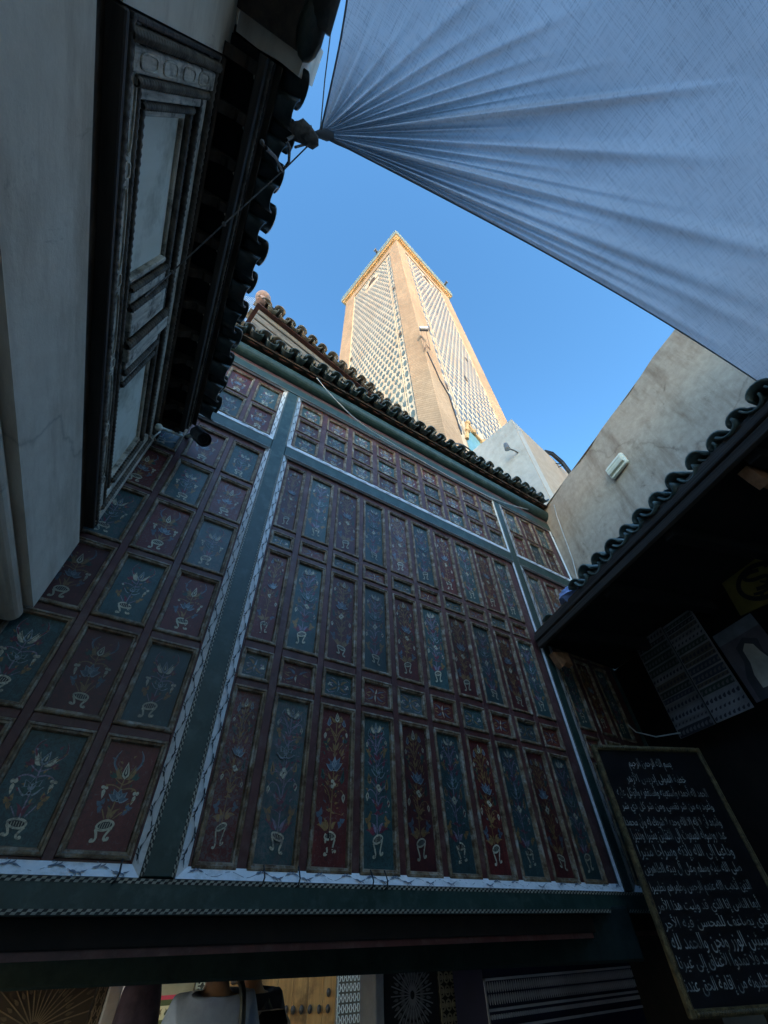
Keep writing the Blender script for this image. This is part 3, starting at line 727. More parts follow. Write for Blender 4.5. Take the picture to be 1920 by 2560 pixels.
# oval bulkhead lamp on the upper wall
a0, z0 = rw(1521, 1178); a1, z1 = rw(1582, 1152)
LA = [(1.136, 5.40), (1.40, 5.585)]
bl = thing('wall_lamp', 'ivory plastic box lamp fixed on the stained plaster wall above the tiled canopy', 'lamp', tuple(PRw+dRw*1.268+nRw*.02+Vector((0, 0, 5.495))), rb.rotation_euler.z)
mb = MB(); w_, h_ = .128, .088
def octo(w, h, c): return [(-w+c, -h), (w-c, -h), (w, -h+c), (w, h-c), (w-c, h), (-w+c, h), (-w, h-c), (-w, -h+c)]
rings = [(octo(w_, h_, .018), 0), (octo(w_, h_, .018), .022), (octo(w_-.006, h_-.006, .02), .03)]
vs = [(x, -o, z) for rg, o in rings for x, z in rg]
mb.add(vs, [(k*8+i, k*8+(i+1) % 8, k*8+8+(i+1) % 8, k*8+8+i) for k in range(2) for i in range(8)]+[list(range(16, 24))])
mb.build('lamp_base', M['white_plastic'], bl)
mb = MB(); mb.prof_x([(-.031, -.058), (-.058, -.048), (-.066, -.016), (-.060, -.012), (-.060, .012), (-.066, .016), (-.058, .048), (-.031, .058)], -.108, .108); mb.build('diffuser', M['white_plastic'], bl)
# thin white conduit down the corner by the facade
mb = MB(); mb.tube([on_plane(px, py, PRw+nRw*.02, nRw) for px, py in ((1385, 1262), (1392, 1290), (1412, 1345), (1432, 1400), (1448, 1465))], .006, 6)
mb.build('wall_cable', M['cable'], **{'label': 'thin pale cable running down the tan wall beside the right end of the facade', 'category': 'cable'})
# crumpled blue bag on the end of the canopy
mb = MB(); random.seed(3)
nu, nv = 12, 8; vs = []
for j in range(nv+1):
    for i in range(nu):
        ph = math.pi*j/nv; t = 2*math.pi*i/nu; k = 1+random.uniform(-.22, .25)
        vs.append((math.sin(ph)*math.cos(t)*.10*k, math.sin(ph)*math.sin(t)*.07*k, math.cos(ph)*.062*k))
mb.add(vs, [(j*nu+i, j*nu+(i+1) % nu, (j+1)*nu+(i+1) % nu, (j+1)*nu+i) for j in range(nv) for i in range(nu)])
M['blue_bag'] = two_tone('pale_blue_plastic_bag', (.20, .27, .50), (.36, .44, .66), 12, .35)
tag(mb.build('plastic_bag', M['blue_bag'], loc=tuple(PRw+dRw*.86+nRw*1.0+Vector((0, 0, 3.935)))), 'crumpled pale blue plastic bag lying on the left end of the tiled canopy', 'bag'); col.objects['plastic_bag'].rotation_euler = (.2, .1, rb.rotation_euler.z)
random.seed(11)

# things hung inside the dark shop front
def flat_quad(name, pts, o, art=None, base=(.3, .3, .3), label='', cat='poster', th=.006, mat='attr'):
    """a thin hanging sheet whose corners were read off on the plane o in front of the shop wall"""
    A, B, D = [Vector((*rw(px, py, o), 0)) for px, py in pts]
    ux, uy = B-A, D-A; W, H = ux.length, uy.length; ux.normalize(); uy = (uy-ux*uy.dot(ux)).normalized()
    mb = MB(); F = lambda x, y, z: tuple(Vector((A.x, -z, A.y))+Vector((ux.x, 0, ux.y))*x+Vector((uy.x, 0, uy.y))*y)
    vs = [F(x, y, z) for z in (0, th) for x, y in ((0, 0), (W, 0), (W, H), (0, H))]
    mb.add(vs, [(0, 1, 2, 3), (4, 7, 6, 5), (0, 4, 5, 1), (1, 5, 6, 2), (2, 6, 7, 3), (3, 7, 4, 0)], 0, base)
    if art: art(W, H).lay(mb, lambda x, y, z: F(x, y, th+.001+z), 0)
    o_ = mb.build(name, M[mat], loc=tuple(PRw+nRw*o)); o_.rotation_euler = rb.rotation_euler
    return tag(o_, label, cat)
def striped(W, H, seed, waves=True):
    a = Art(); rnd = random.Random(seed); y = 0
    while y < H*.97:
        h = rnd.uniform(.03, .075); k = rnd.choice([(.03, .03, .04), (.05, .06, .09), (.20, .19, .20), (.12, .10, .08), (.04, .06, .05), (.26, .26, .28)])
        h = min(h, H-y); a.poly([(0.01, y), (W-.01, y), (W-.01, y+h*.8), (0.01, y+h*.8)], k)
        if waves:
            n = int(W/.035)
            for i in range(n): a.petal(W*(i+.2)/n, y+h*.2, W*(i+.8)/n, y+h*.6, h*.35, (.16, .15, .16) if sum(k) < .3 else (.04, .04, .06))
        y += h
    return a
flat_quad('striped_hanging', [(1703, 1847), (1790, 1810), (1582, 1612)], .12, lambda W, H: striped(W, H, 2), (.24, .24, .25), 'long woven hanging with dark and pale stripes, left one in the shop front', 'hanging')
flat_quad('striped_hanging', [(1793, 1808), (1886, 1768), (1662, 1566)], .14, lambda W, H: striped(W, H, 5), (.26, .26, .27), 'striped woven hanging with a black band, between the left hanging and the figure poster', 'hanging')
def figure_art(W, H):
    a = Art(); a.poly([(0, H*.82), (W, H*.82), (W, H), (0, H)], (.16, .18, .21))
    a.poly([(.1*W, 0), (.95*W, 0), (.9*W, .3*H), (.75*W, .5*H), (.8*W, .68*H), (.55*W, .78*H), (.3*W, .7*H), (.28*W, .5*H), (.12*W, .3*H)], (.05, .05, .06))
    a.poly([(.3*W, .12*H), (.85*W, .1*H), (.8*W, .34*H), (.7*W, .52*H), (.66*W, .64*H), (.52*W, .7*H), (.4*W, .63*H), (.38*W, .45*H), (.3*W, .3*H)], (.42, .40, .35))
    a.poly([(.5*W, .06*H), (.9*W, .04*H), (.86*W, .2*H), (.6*W, .22*H)], (.04, .04, .05)); return a
flat_quad('figure_poster', [(1893, 1757), (2010, 1704), (1783, 1592)], .17, figure_art, (.11, .10, .12), 'poster of a pale robed figure on grey, beside the striped hangings', 'poster')
def yellow_art(W, H):
    a = Art(); a.ring(W*.56, H*.5, W*.40, H*.42, W*.075, INK, 28)
    a.stroke([(W*.62, H*.74), (W*.45, H*.78), (W*.36, H*.70), (W*.46, H*.60), (W*.66, H*.56), (W*.70, H*.44), (W*.58, H*.36), (W*.44, H*.38)], W*.06, INK)
    a.stroke([(W*.36, H*.30), (W*.5, H*.27), (W*.66, H*.31), (W*.76, H*.42), (W*.8, H*.62)], W*.045, INK); a.stroke([(W*.55, H*.5), (W*.62, H*.44), (W*.7, H*.5)], W*.035, INK)
    a.petal(W*.5, H*.24, W*.42, H*.2, W*.05, INK); a.petal(W*.72, H*.72, W*.8, H*.8, W*.05, INK); return a
flat_quad('yellow_sign', [(1853, 1540), (2010, 1470), (1790, 1452)], .10, yellow_art, (.17, .13, .03), 'yellow sign with black calligraphy inside a thick black oval ring', 'sign')
mb = MB(); mb.tube([on_plane(px, py, PRw+nRw*.2, nRw) for px, py in ((1570, 1812), (1590, 1830), (1640, 1842), (1700, 1832))], .005, 6)
tag(mb.build('loose_cord', M['cable']), 'loose pale cord hanging to the lower corner of the left striped hanging', 'cord')

# ------------------------------------------------------------------ framed black calligraphy board
SX = Vector((math.sin(R(112.65)), math.cos(R(112.65)), 0)); SN = Vector((-.385, -.923, 0)).normalized()
SC = Vector((3.3*math.sin(R(58.18)), 3.3*math.cos(R(58.18)), 0)); SW, SZ0, SZ1 = .815, 1.730, 2.880
sb = thing('calligraphy_board', 'tall black board of pale Arabic calligraphy lines in a thin gilt frame', 'sign', (SC.x, SC.y, 0), R(-22.65))
mb = MB(); mb.box(.02, SW-.02, 0, .02, SZ0+.02, SZ1-.02); M['board_black'] = two_tone('black_board', (.006, .006, .008), (.011, .011, .014), 6, .35)
mb.build('board', M['board_black'], sb)
M['gilt'] = two_tone('tarnished_gilt', (.035, .026, .012), (.17, .125, .055), 40, .4)
for (x0, x1, z0, z1) in ((0, .03, SZ0, SZ1), (SW-.03, SW, SZ0, SZ1), (.031, SW-.031, SZ0, SZ0+.03), (.031, SW-.031, SZ1-.03, SZ1)):
    mb = MB(); mb.box(x0, x1, -.014, .018, z0, z1, bev=.005)
    if x1-x0 > z1-z0: mb.rope((x0, -.016, (z0+z1)/2), (x1, -.016, (z0+z1)/2), .010, .014, depth=.6, strands=1)
    else: mb.rope(((x0+x1)/2, -.014, z0+.03), ((x0+x1)/2, -.014, z1-.03), .006, .014)
    mb.build('frame_bar', M['gilt'], sb)
FORMS = {'ا': (0xFE8D, 2), 'ب': (0xFE8F, 4), 'ة': (0xFE93, 2), 'ت': (0xFE95, 4), 'ث': (0xFE99, 4), 'ج': (0xFE9D, 4), 'ح': (0xFEA1, 4), 'خ': (0xFEA5, 4), 'د': (0xFEA9, 2), 'ذ': (0xFEAB, 2), 'ر': (0xFEAD, 2), 'ز': (0xFEAF, 2), 'س': (0xFEB1, 4), 'ش': (0xFEB5, 4), 'ص': (0xFEB9, 4), 'ض': (0xFEBD, 4), 'ط': (0xFEC1, 4), 'ظ': (0xFEC5, 4), 'ع': (0xFEC9, 4), 'غ': (0xFECD, 4), 'ف': (0xFED1, 4), 'ق': (0xFED5, 4), 'ك': (0xFED9, 4), 'ل': (0xFEDD, 4), 'م': (0xFEE1, 4), 'ن': (0xFEE5, 4), 'ه': (0xFEE9, 4), 'و': (0xFEED, 2), 'ى': (0xFEEF, 2), 'ي': (0xFEF1, 4), 'أ': (0xFE83, 2), 'إ': (0xFE87, 2), 'آ': (0xFE81, 2), 'ؤ': (0xFE85, 2), 'ئ': (0xFE89, 4), 'ء': (0xFE80, 1)}
LAM = {'ا': 0xFEFB, 'أ': 0xFEF7, 'إ': 0xFEF9, 'آ': 0xFEF5}
def shape_arabic(s):
    out = []; i = 0; joined = False
    while i < len(s):
        c = s[i]
        if c not in FORMS: out.append(c); joined = False; i += 1; continue
        if c == 'ل' and i+1 < len(s) and s[i+1] in LAM:
            out.append(chr(LAM[s[i+1]]+(1 if joined else 0))); joined = False; i += 2; continue
        base, n = FORMS[c]; nxt = i+1 < len(s) and s[i+1] in FORMS and s[i+1] != 'ء'
        if n == 4: k = (3 if nxt else 1) if joined else (2 if nxt else 0)
        elif n == 2: k = 1 if joined else 0
        else: k = 0
        out.append(chr(base+k)); joined = (n == 4 and nxt); i += 1
    return ''.join(out[::-1])
LINES = ['بسم الله الرحمن الرحيم', 'خطبة المولى إدريس الأزهر', 'الحمد لله أحمده وأستعينه وأستغفره وأتوكل عليه', 'وأعوذ به من شر نفسي ومن شر كل ذي شر', 'وأشهد أن لا إله إلا الله وحده لا شريك له وأن محمدا', 'عبده ورسوله المبعوث إلى الثقلين بشيرا ونذيرا', 'وداعيا إلى الله بإذنه وسراجا منيرا', 'صلى الله عليه وسلم وعلى آل بيته الطاهرين', 'الذين أذهب الله عنهم الرجس وطهرهم تطهيرا', 'أيها الناس إنا الذي قد وليت هذا الأمر', 'الذي يضاعف للمحسن فيه الأجر', 'وللمسيئين الوزر ونحن والحمد لله', 'على قصد فلا تمدوا الأعناق إلى غيرنا', 'فإن الذي تطلبونه من إقامة الحق عندنا']
ENDS = [(285, 190, 610), (265, 300, 720), (190, 400, 885), (230, 515, 935), (255, 635, 995), (315, 750, 1040), (365, 880, 1100), (405, 1010, 1165), (455, 1150, 1240), (505, 1300, 1310), (560, 1440, 1400), (620, 1590, 1500), (670, 1740, 1560), (720, 1940, 1640)]
M['letter'] = two_tone('pale_letter_paint', (.05, .055, .055), (.42, .44, .43), 18, .5)
for s_, (xa, ya, xb) in zip(LINES, ENDS):
    p0 = on_plane(1480+xa/3.116, 1850+ya/3.116, SC, SN); p1 = on_plane(1480+xb/3.116, 1850+ya/3.116, SC, SN)
    u0 = (p0-SC).dot(SX); u1 = min((p1-SC).dot(SX), SW-.06); zc = p0.z
    cu = bpy.data.curves.new('lettering', 'FONT'); cu.body = shape_arabic(s_); cu.size = 1; cu.resolution_u = 2
    to = bpy.data.objects.new('tmp_text', cu); col.objects.link(to); bpy.context.view_layer.update()
    me = bpy.data.meshes.new_from_object(to.evaluated_get(bpy.context.evaluated_depsgraph_get()))
    bpy.data.objects.remove(to)
    xs = [v.co.x for v in me.vertices]; ys = [v.co.y for v in me.vertices]
    sx = (u1-u0)/(max(xs)-min(xs)); sy = .074/(max(ys)-min(ys))
    for v in me.vertices: v.co = ((v.co.x-min(xs))*sx, -.001, (v.co.y-sum((min(ys), max(ys)))/2)*sy)
    me.materials.clear(); me.materials.append(M['letter'])
    link('lettering', me, sb, (u0, -.001, zc), kind='stuff' if False else 'thing') if False else link('lettering', me, sb, (u0, -.001, zc))

# ------------------------------------------------------------------ awning
AW = Vector((-.186, .141, 4.70)); B_ = Vector((3.30, -.43, 4.70)); B2 = Vector((2.72, -2.15, 4.74)); E_ = Vector((-.45, -.76, 4.71))
mb = MB(); NS, NT = 240, 90
def awn(s, t):
    # s: 0 at the edge over the facade, 1 at the edge along the left house; t: distance from the tied corner
    e1 = AW.lerp(B_, t)+Vector((0, -.045*math.sin(math.pi*t), -.03*math.sin(math.pi*t))); e2 = AW.lerp(E_, t)+Vector((.035*math.sin(math.pi*t), 0, -.02*math.sin(math.pi*t)))
    far = B_.lerp(B2, min(2*s, 1)) if s < .5 else B2.lerp(E_, 2*s-1)
    p = AW.lerp(far, t)
    k = max(0, 1-s/.12); k2 = max(0, 1-(1-s)/.12); p = p+(e1-AW.lerp(B_, t))*k+(e2-AW.lerp(E_, t))*k2
    return p
random.seed(21)
PL = [(.02, .010, .03, .9), (.05, .012, .030, .7), (.085, .014, .040, .95), (.13, .017, .055, 1.0), (.175, .010, .03, .5), (.215, .016, .055, .9), (.255, .010, .03, .6), (.30, .012, .030, .4), (.36, .020, .075, .62), (.43, .012, .03, .3), (.50, .016, .065, .55), (.58, .012, .03, .35), (.64, .014, .05, .5), (.71, .012, .04, .5), (.77, .012, .05, .65), (.82, .010, .035, .6), (.865, .011, .045, .75), (.91, .010, .035, .65), (.955, .010, .03, .7)]
# spread s so that folds are dense by the picture angle seen from the corner
vs = []
for j in range(NT+1):
    t = (j/NT)**1.6
    for i in range(NS+1):
        s = i/NS
        p = awn(s, t); dz = 0
        for c, w, a, ln in PL:
            g_ = math.exp(-((s-c)/w)**2); fall = max(0, 1-t/ln)**1.2
            dz += g_*a*(1.1+.9*math.sin(c*97)**2)*fall*min(1, t/.10)*(1+.35*math.sin(11*t+c*60))
        dz += .010*math.sin(9*t+5*s)*min(1, t*3) + .006*math.sin(23*t-13*s)*min(1, t*3)
        sag = -.10*math.sin(math.pi*min(1, t))*math.sin(math.pi*s)
        vs.append((p.x, p.y, p.z+dz+sag))
mb.add(vs, [(j*(NS+1)+i, j*(NS+1)+i+1, (j+1)*(NS+1)+i+1, (j+1)*(NS+1)+i) for j in range(NT) for i in range(NS)])
mt, n, l, b = new_mat('awning_cloth', .9, .1)
f1 = noise(n, l, 22, 4, .6, stretch=(13, .35, 1), rot=(0, 0, .5)); f2 = noise(n, l, 22, 4, .6, stretch=(.35, 13, 1), rot=(0, 0, .5)); f3 = noise(n, l, 1.3, 4, .6)
wv = n.new('ShaderNodeMath'); wv.operation = 'ADD'; l.new(f1, wv.inputs[0]); l.new(f2, wv.inputs[1])
wc = ramp(n, l, wv.outputs[0], [(.0, .0), (1., 1.)])
thread = ramp(n, l, wc, [(.78, (.40, .405, .43)), (1., (.59, .59, .61))])
thread = mix(n, l, .5, thread, ramp(n, l, f3, [(.3, .75), (.7, 1.15)]), 'MULTIPLY')
l.new(thread, b.inputs['Base Color'])
tr = n.new('ShaderNodeBsdfTranslucent'); l.new(thread, tr.inputs['Color']); ms = n.new('ShaderNodeMixShader'); ms.inputs[0].default_value = .62
out = n['Material Output']; l.new(b.outputs[0], ms.inputs[1]); l.new(tr.outputs[0], ms.inputs[2]); l.new(ms.outputs[0], out.inputs['Surface'])
M['cloth'] = mt
aw = thing('cloth_awning', 'large bluish white cloth awning gathered to a tied corner overhead', 'awning', tuple(AW))
mbl = MB(); mbl.v = [tuple(Vector(v)-AW) for v in mb.v]; mbl.f, mbl.m, mbl.c = mb.f, mb.m, mb.c
mbl.build('cloth', mt, aw, smooth=True)
mt2, n, l, b = new_mat('hem_cloth', .9, .1); b.inputs['Base Color'].default_value = (.30, .31, .34, 1)
for s in (0, 1):
    mb = MB(); mb.tube([Vector(vs[j*(NS+1)+(0 if s == 0 else NS)])-AW+Vector((0, 0, -.002)) for j in range(0, NT+1, 3)], [.008 if j < 4 else .0045 for j in range(NT//3+1)], 6); mb.build('hem', mt2, aw, smooth=True)
mb = MB(); mb.tube([(-.02, .015, .01), (0, 0, 0), (.03, -.015, 0), (.06, -.03, .0)], [.012, .018, .024, .014], 8); mb.build('gathered_corner', mt2, aw, smooth=True)
# ropes that hold the corner
def lpt(px, py, o):                                     # picture point on a plane o in front of the left house
    nL = Vector((math.cos(AZL), -math.sin(AZL), 0)); return on_plane(px, py, Vector((X0L, FD, 0))+nL*o, nL)
mb = MB(); K = [AW+Vector((0, 0, 0)), lpt(706, 428, .31), lpt(560, 560, .20), lpt(430, 680, .05), lpt(362, 742, .03)]
mb.tube([E_, Vector((-.70, -.95, 4.66))], .004, 6); mb.build('tie_rope', M['rope'], **{'label': 'short grey rope tying the hidden rear corner of the awning to the left house', 'category': 'rope'})
mb = MB(); mb.tube(K[:2], .0035, 6); mb.tube(K[1:], .003, 6)
mb.tube([K[1], lpt(690, 395, .33), lpt(665, 370, .34), lpt(655, 355, .32)], [.005, .006, .006, .008], 7)
mb.tube([K[1], lpt(722, 405, .33), lpt(724, 370, .34), lpt(716, 350, .34), K[0]+Vector((-.05, 0, .02))], [.005, .006, .006, .006, .005], 7)
mb.tube([K[0]+Vector((-.02, .01, .0)), lpt(760, 362, .36), lpt(738, 368, .34)], .005, 6)
for k in K[1:4]: mb.sphere(k, .009, 8, 6)
mb.build('tie_rope', M['rope'], **{'label': 'knotted grey rope tying the awning corner down to the carved frieze', 'category': 'rope'})
mb = MB(); mb.tube([K[0], on_plane(812, 200, (0, 0, 4.9), (0, 0, 1)), on_plane(838, -10, (0, 0, 5.1), (0, 0, 1)), on_plane(850, -120, (0, 0, 5.2), (0, 0, 1))], .003, 6)
mb.build('awning_cord', M['rope'], **{'label': 'thin dark cord rising beside the left edge of the awning', 'category': 'cord'})
mb = MB(); random.seed(5); vs2 = []; cpt = lpt(758, 334, .37)
for j in range(8):
    for i in range(10):
        ph = math.pi*j/7; t = 2*math.pi*i/10; k = 1+random.uniform(-.25, .25)
        vs2.append(cpt+Vector((math.sin(ph)*math.cos(t)*.055*k, math.sin(ph)*math.sin(t)*.035*k, math.cos(ph)*.03*k)))
mb.add(vs2, [(j*10+i, j*10+(i+1) % 10, (j+1)*10+(i+1) % 10, (j+1)*10+i) for j in range(7) for i in range(10)])
mb.build('cloth_knot', M['rope'], smooth=True, **{'label': 'crumpled dark rag knotted at the awning corner over the left tiles', 'category': 'rag'})

# ------------------------------------------------------------------ security camera and its wires
cc = thing('security_camera', 'dark tubular security camera with round lens under the left eave', 'camera', tuple(on_plane(505, 1095, (0, 1.78, 0), (0, 1, 0))))
cw = Vector(cc.location); mpt = lpt(397, 1068, .06)-cw; bpt = lpt(462, 1092, .14)-cw
ax = Vector((-.55, .50, .50)).normalized(); ax = (on_plane(478, 1070, (0, 1.93, 0), (0, 1, 0))-cw).normalized()
mb = MB(); mb.tube([-ax*.02, ax*.17], .036, 18); mb.build('camera_body', M['metal_grey'], cc, smooth=False)
mb = MB(); mb.tube([-ax*.024, -ax*.020], .030, 16); mb.sphere(-ax*.022, .012, 8, 6); mb.build('lens', M['black'], cc)
mb = MB(); vs3 = []; N_ = 12; u_ = ax.orthogonal().normalized(); upv = (Vector((0.75, .1, .4))-ax*ax.dot(Vector((0.75, .1, .4)))).normalized(); sv = ax.cross(upv)
for x in (-.05, .17):
    for rr in (.040, .046):
        for i in range(N_+1):
            t = math.pi*(-.12+1.24*i/N_); vs3.append(ax*x+(sv*math.cos(t)+upv*math.sin(t))*rr)
q = N_+1; mb.add(vs3, [f for i in range(N_) for f in ((i, i+1, 2*q+i+1, 2*q+i), (q+i, 3*q+i, 3*q+i+1, q+i+1), (i, q+i, q+i+1, i+1), (2*q+i, 2*q+i+1, 3*q+i+1, 3*q+i))])
mb.build('sun_shield', M['black'], cc)
mb = MB(); mb.sphere(mpt, .022, 12, 8); mb.tube([mpt, bpt], .010, 10); mb.tube([bpt, ax*.14], .016, 10); mb.build('bracket', M['white_plastic'], cc, smooth=True)
mb = MB(); mb.tube([bpt, bpt+Vector((-.02, .02, -.06)), mpt+Vector((.03, .02, -.10)), mpt+Vector((-.01, .02, -.06))], .003, 6); mb.tube([mpt+Vector((.02, .0, -.03)), mpt+Vector((.0, .02, -.09))], .005, 6)
mb.build('camera_wire', M['cable'], cc, smooth=True)
# pale wire crossing the facade from the eave down to the right corner
mb = MB(); W_ = [(792, 945, 1.85), (830, 990, 1.86), (900, 1057, 1.88), (985, 1112, 1.93), (1050, 1150, 1.97), (1130, 1195, 1.985), (1230, 1245, 1.98), (1290, 1266, 1.97), (1340, 1277, 1.97), (1368, 1275, 1.975), (1376, 1290, 1.985)]
pts = smooth2([tuple(on_plane(x, y, (0, d_, 0), (0, 1, 0))) for x, y, d_ in W_], 4)
mb.tube(pts, .0055, 6); mb.build('facade_wire', M['cable'], smooth=True, **{'label': 'pale sagging wire strung along the facade below its tiled eave', 'category': 'wire'})

# ------------------------------------------------------------------ minaret
TC = Vector((7.5*math.sin(R(51)), 7.5*math.cos(R(51)), 0))
mn = thing('minaret', 'tall square minaret of sunlit tan brick with blue-green tile lattice panels', 'tower', tuple(TC), R(9.8))
def brick_mat():
    mt, n, l, b = new_mat('tan_tower_brick', .85, .2)
    tc = n.new('ShaderNodeTexCoord'); sp = n.new('ShaderNodeSeparateXYZ'); l.new(tc.outputs['Object'], sp.inputs[0])
    ad = n.new('ShaderNodeMath'); ad.operation = 'SUBTRACT'; l.new(sp.outputs['X'], ad.inputs[0]); l.new(sp.outputs['Y'], ad.inputs[1])
    cb = n.new('ShaderNodeCombineXYZ'); l.new(ad.outputs[0], cb.inputs[0]); l.new(sp.outputs['Z'], cb.inputs[1])
    mp = n.new('ShaderNodeMapping'); mp.inputs['Rotation'].default_value = (0, 0, R(45)); l.new(cb.outputs[0], mp.inputs['Vector'])
    bk = n.new('ShaderNodeTexBrick'); l.new(mp.outputs[0], bk.inputs['Vector']); bk.inputs['Scale'].default_value = 1; bk.inputs['Brick Width'].default_value = .62; bk.inputs['Row Height'].default_value = .105; bk.inputs['Mortar Size'].default_value = .014
    bk.inputs['Color1'].default_value = (.265, .20, .135, 1); bk.inputs['Color2'].default_value = (.225, .165, .11, 1); bk.inputs['Mortar'].default_value = (.20, .145, .095, 1); bk.inputs['Mortar Smooth'].default_value = .3
    f = noise(n, l, .8, 7, .65, stretch=(1, 1, .4)); g = noise(n, l, 9, 5, .7)
    c = mix(n, l, .75, bk.outputs['Color'], ramp(n, l, f, [(.3, .72), (.7, 1.2)]), 'MULTIPLY'); c = mix(n, l, .5, c, ramp(n, l, g, [(.3, .75), (.7, 1.2)]), 'MULTIPLY')
    l.new(c, b.inputs['Base Color']); inv = n.new('ShaderNodeMath'); inv.operation = 'SUBTRACT'; inv.inputs[0].default_value = 1; l.new(bk.outputs['Fac'], inv.inputs[1])
    bump(n, l, b, inv.outputs[0], .4, .03); return mt
M['brick'] = brick_mat()
M['lattice'] = two_tone('cream_tile_lattice', (.29, .25, .185), (.38, .335, .255), 1.5, .6, None, (.31, .24, .155), .1, .01, big=.5)
M['lit_gold'] = two_tone('golden_lit_cornice', (.40, .27, .12), (.60, .43, .22), 4, .55, None, (.30, .20, .09), .3, .02)  # ochre brightened: golden light from below is put into the cornice colour
M['teal_edge'] = two_tone('grey_teal_tile_edge', (.10, .15, .16), (.20, .27, .28), 3, .5)
M['glaze'] = two_tone('grey_green_glazed_tile', (.05, .07, .064), (.095, .125, .115), 2, .35, None, (.03, .045, .04), .1, .005)
M['glaze_blue'] = two_tone('grey_blue_glazed_tile', (.055, .07, .08), (.10, .12, .135), 2, .3, None, (.035, .05, .055), .1, .005)
M['turquoise'] = two_tone('turquoise_tile', (.06, .15, .18), (.12, .25, .30), 6, .35, (1, 1, 3), (.08, .22, .16), .3, .01)
TW = 7.0
mb = MB(); mb.box(.07, TW-.07, .07, TW-.07, 0, 44.6); mb.build('core', M['lattice'], mn)
for (x, y, sx, sy) in ((0, 0, 1.0, 1.0), (5.72, 0, 1.28, 1.28), (0, 5.72, 1.28, 1.28), (5.72, 5.72, 1.28, 1.28)):
    mb = MB(); mb.box(x, x+sx, y, y+sy, 0, 44.8, bev=.02); mb.build('corner_pier', M['brick'], mn)
for q_ in ((.98, 5.74, .004, .3, 43.4, 44.8), (.004, .3, .98, 5.74, 43.4, 44.8), (.98, 5.74, .004, .3, 0, 13.2), (.004, .3, .98, 5.74, 0, 11.5)):
    mb = MB(); mb.box(*q_); mb.build('brick_band', M['brick'], mn)
mb = MB()
pr = [(0, 44.78), (-.06, 44.80), (-.08, 44.92), (-.18, 44.96), (-.22, 45.06), (-.30, 45.08), (-.30, 45.16)]
for i in range(len(pr)-1):
    (a, z0), (c_, z1) = pr[i], pr[i+1]; vs = []
    for o, z in ((a, z0), (c_, z1)): vs += [(o, o, z), (TW-o, o, z), (TW-o, TW-o, z), (o, TW-o, z)]
    mb.add(vs, [(k, (k+1) % 4, 4+(k+1) % 4, 4+k) for k in range(4)])
for k in range(36):
    t = .1+k*.19
    mb.box(t, t+.10, -.235, -.05, 44.86, 45.03); mb.box(-.235, -.05, t, t+.10, 44.86, 45.03)
mb.build('corbelled_cornice', M['lit_gold'], mn)
mb = MB(); mb.box(-.36, TW+.36, -.36, TW+.36, 45.165, 45.62, bev=.03); mb.box(-.40, TW+.40, -.40, TW+.40, 45.625, 45.75, bev=.03)
for k in range(24):
    t = -.2+k*.31; mb.box(t, t+.27, -.43, .2, 45.755, 45.90, bev=.03); mb.box(-.43, .2, t, t+.27, 45.755, 45.90, bev=.03)
mb.build('tiled_parapet', M['teal_edge'], mn)
